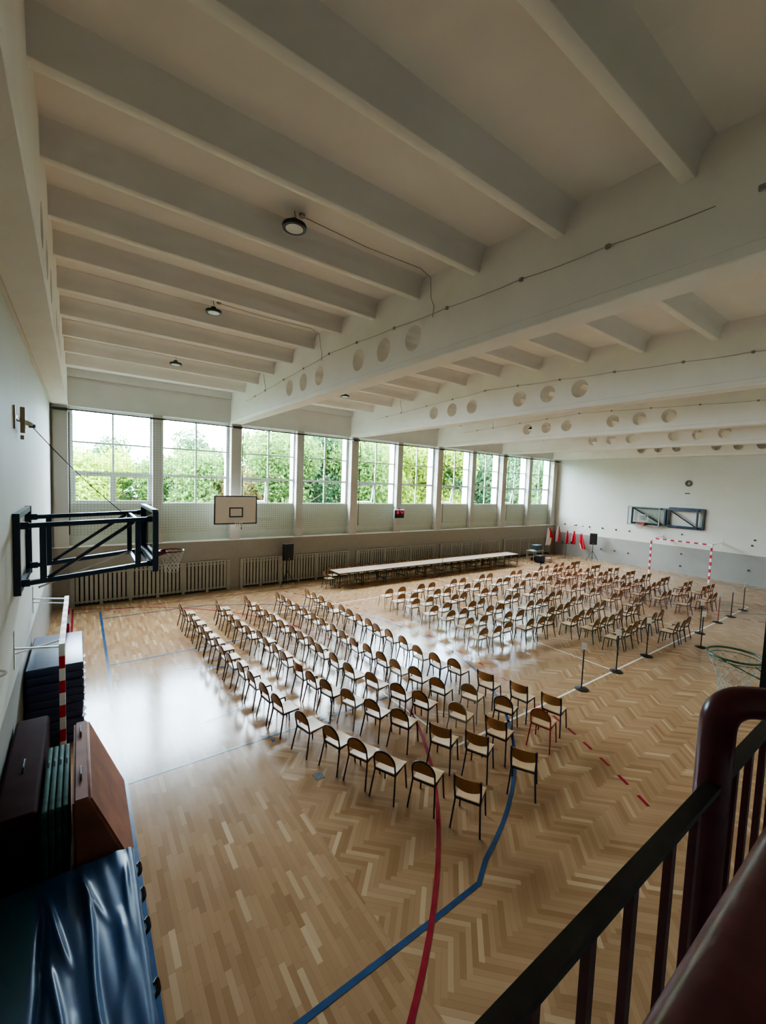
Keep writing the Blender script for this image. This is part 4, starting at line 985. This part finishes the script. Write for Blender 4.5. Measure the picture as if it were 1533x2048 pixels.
# ------------------------------------------------------------------ scoreboard clock, far wall fittings, hook
t = thing('scoreboard', 'small black scoreboard with red digits on a slim pier', 'scoreboard', (14.93, 19.115, 3.08))
b = MB(); b.rbox((-.36,-.10,0),(.36,.0,.51),.015); b.build('display_frame', ALU, t)
b = MB(); b.box((-.325,-.106,.03),(.345,-.1005,.48)); b.build('display_face', BLACK, t)
LED = mat('red_led', (.6,.02,.06), .5, emit=((1,.05,.13), .45)); DIM = mat('dim_led_segments', (.02,.035,.03), .4)
SEG = {'0':'abcdef','1':'bc','2':'abged','3':'abgcd','4':'fgbc','6':'afgedc','8':'abcdefg','9':'abgfcd'}
def digit(ch, x, z, s, m, par):
    b = MB(); w, h, q = .075*s, .07*s, .016*s
    S = {'a':((0,2*h),(w,2*h)),'b':((w,h),(w,2*h)),'c':((w,0),(w,h)),'d':((0,0),(w,0)),'e':((0,0),(0,h)),'f':((0,h),(0,2*h)),'g':((0,h),(w,h))}
    for k in SEG[ch]:
        (x0,z0),(x1,z1) = S[k]; b.bar((x+x0,-.1085,z+z0),(x+x1,-.1085,z+z1),.003 if x0 == x1 else q,q if x0 != x1 else q) if False else b.box((x+min(x0,x1)-q/2,-.1095,z+min(z0,z1)-q/2),(x+max(x0,x1)+q/2,-.107,z+max(z0,z1)+q/2))
    b.build('led_digit', m, par)
for ch, x in (('1',-.27),('8',-.14),('4',.07),('2',.20)): digit(ch, x, .29, 1.15, LED, t)
for ch, x in (('0',-.22),('0',.10)): digit(ch, x, .08, 1.0, DIM, t)
b = MB(); b.bar((0,-.05,.51),(0,-.03,.60),.03); b.build('hanging_bracket', BLKMET, t)
t = thing('wall_speaker_ring', 'round grey ring fitting high on the far wall', 'wall fitting', (XC-.002, 10.29, 5.79))
GR = mat('dull_grey_fitting', (.14,.13,.12), .5)
b = MB(); b.tube([(-.05,.15*math.cos(a),.15*math.sin(a)) for a in [2*PI*k/24 for k in range(24)]], .05, 8, True); b.build('outer_ring', GR, t, 40)
b = MB(); b.lathe([(.05,-.03),(.05,.03)], n=12); q = b.build('wall_mount', mat('pale_fitting_centre',(.4,.38,.35),.6), t); q.rotation_euler = (0,PI/2,0); q.location = (-.035,0,0)
t = thing('wall_hook', 'short dark bracket just below the round fitting', 'wall hook', (XC-.002, 10.33, 5.15)); b = MB(); b.box((-.06,-.12,-.03),(0,.12,.03)); b.build('mount_plate', GR, t); b = MB(); b.bar((-.06,.08,0),(-.12,.08,.02),.03); b.build('hook', GR, t)
PEGS = [(18.41,2.41),(17.47,2.41),(16.44,2.39),(15.47,2.39),(14.5,2.38),(13.59,2.38),(15.47,.85),(14.5,.85),(13.57,.82),(10.43,2.53),(10.39,1.28),(10.39,.5),(7.01,.85),(6.85,2.62),(6.95,2.3)]
PL = ['first of the upper row from the windows','second of the upper row from the windows','third of the upper row from the windows','fourth of the upper row from the windows','fifth of the upper row from the windows','sixth of the upper row from the windows',
 'first of the lower row near the loudspeaker','second of the lower row past the loudspeaker','third of the lower row past the loudspeaker','above the far goal crossbar','upper one inside the far goal','lower one inside the far goal','low down past the far goal','upper of two past the goal','lower of two past the goal']
PM = mat('peg_steel', (.12,.115,.10), .4, metal=.5)
for (y, z), lab in zip(PEGS, PL):
    t = thing('wall_hook', 'small steel wall hook on the far wall, %s' % lab, 'wall hook', (XC-.001, y, z), 0, 'steel hooks on the far wall')
    b = MB(); b.box((-.012,-.05,-.05),(0,.05,.05)); b.build('mount_plate', PM, t)
    b = MB(); b.tube(bend([(-.01,0,0),(-.12,0,-.01),(-.13,0,.05)],.03,4), .014, 6); b.build('hook', PM, t)
t = thing('wall_hook', 'white curled hook on the near end wall above the mats', 'wall hook', (XA+.001, 6.45, 2.62)); b = MB(); b.box((0,-.03,-.04),(.01,.03,.04)); b.build('mount_plate', WHT, t)
b = MB(); b.tube(bend([(.005,0,0),(.10,.03,0),(.12,.12,.0),(.06,.17,.01)],.05,5),.014,6); b.build('hook', WHT, t)

# ------------------------------------------------------------------ light: overcast sky through the windows
w = bpy.data.worlds.new('overcast_sky'); SC.world = w; w.use_nodes = True
nt = w.node_tree; nt.nodes.clear()
tc = N(nt, 'ShaderNodeTexCoord'); no = N(nt, 'ShaderNodeTexNoise'); no.inputs['Scale'].default_value = 2.2; no.inputs['Detail'].default_value = 5
nt.links.new(tc.outputs['Generated'], no.inputs['Vector'])
sky = RAMP(nt, no.outputs['Fac'], [(.38, (.50,.70,.95)), (.52, (.72,.87,1.0)), (.66, (.88,.96,1.0))])
bg = N(nt, 'ShaderNodeBackground'); nt.links.new(sky, bg.inputs[0]); bg.inputs[1].default_value = SKY
o = N(nt, 'ShaderNodeOutputWorld'); nt.links.new(bg.outputs[0], o.inputs[0])
for k, (a, c) in enumerate(OPEN):
    l = bpy.data.lights.new('window_portal', 'AREA'); l.shape = 'RECTANGLE'; l.size = c-a; l.size_y = 3.6
    l.cycles.is_portal = True
    lo = bpy.data.objects.new('window_portal', l); COL.objects.link(lo); lo.location = ((a+c)/2, 19.9, 5.67); lo.rotation_euler = (-PI/2, 0, 0)

# ------------------------------------------------------------------ camera
M = ((0.811013,-0.583838,0.037289), (-0.008803,-0.07591,-0.997076), (0.584962,0.808313,-0.066704))
cam = bpy.data.cameras.new('camera'); co = bpy.data.objects.new('camera', cam); COL.objects.link(co)
R3 = Matrix((Vector(M[0]), -Vector(M[1]), -Vector(M[2]))).transposed()
co.matrix_world = Matrix.Translation((0, 0, 5.04)) @ R3.to_4x4()
cam.sensor_fit = 'HORIZONTAL'; cam.sensor_width = 36; cam.lens = 840.4/1533*36; cam.clip_start = .02; cam.clip_end = 400
SC.camera = co
SC.view_settings.view_transform = VT
SC.view_settings.look = LOOK
SC.view_settings.exposure = EXPO
SC.cycles.max_bounces = 7; SC.cycles.diffuse_bounces = 5; SC.cycles.glossy_bounces = 3; SC.cycles.transparent_max_bounces = 12
SC.cycles.use_denoising = True
SC.cycles.sample_clamp_indirect = 8
SC.cycles.caustics_reflective = False; SC.cycles.caustics_refractive = False
SC.cycles.use_adaptive_sampling = True
SC.cycles.adaptive_threshold = 0.03
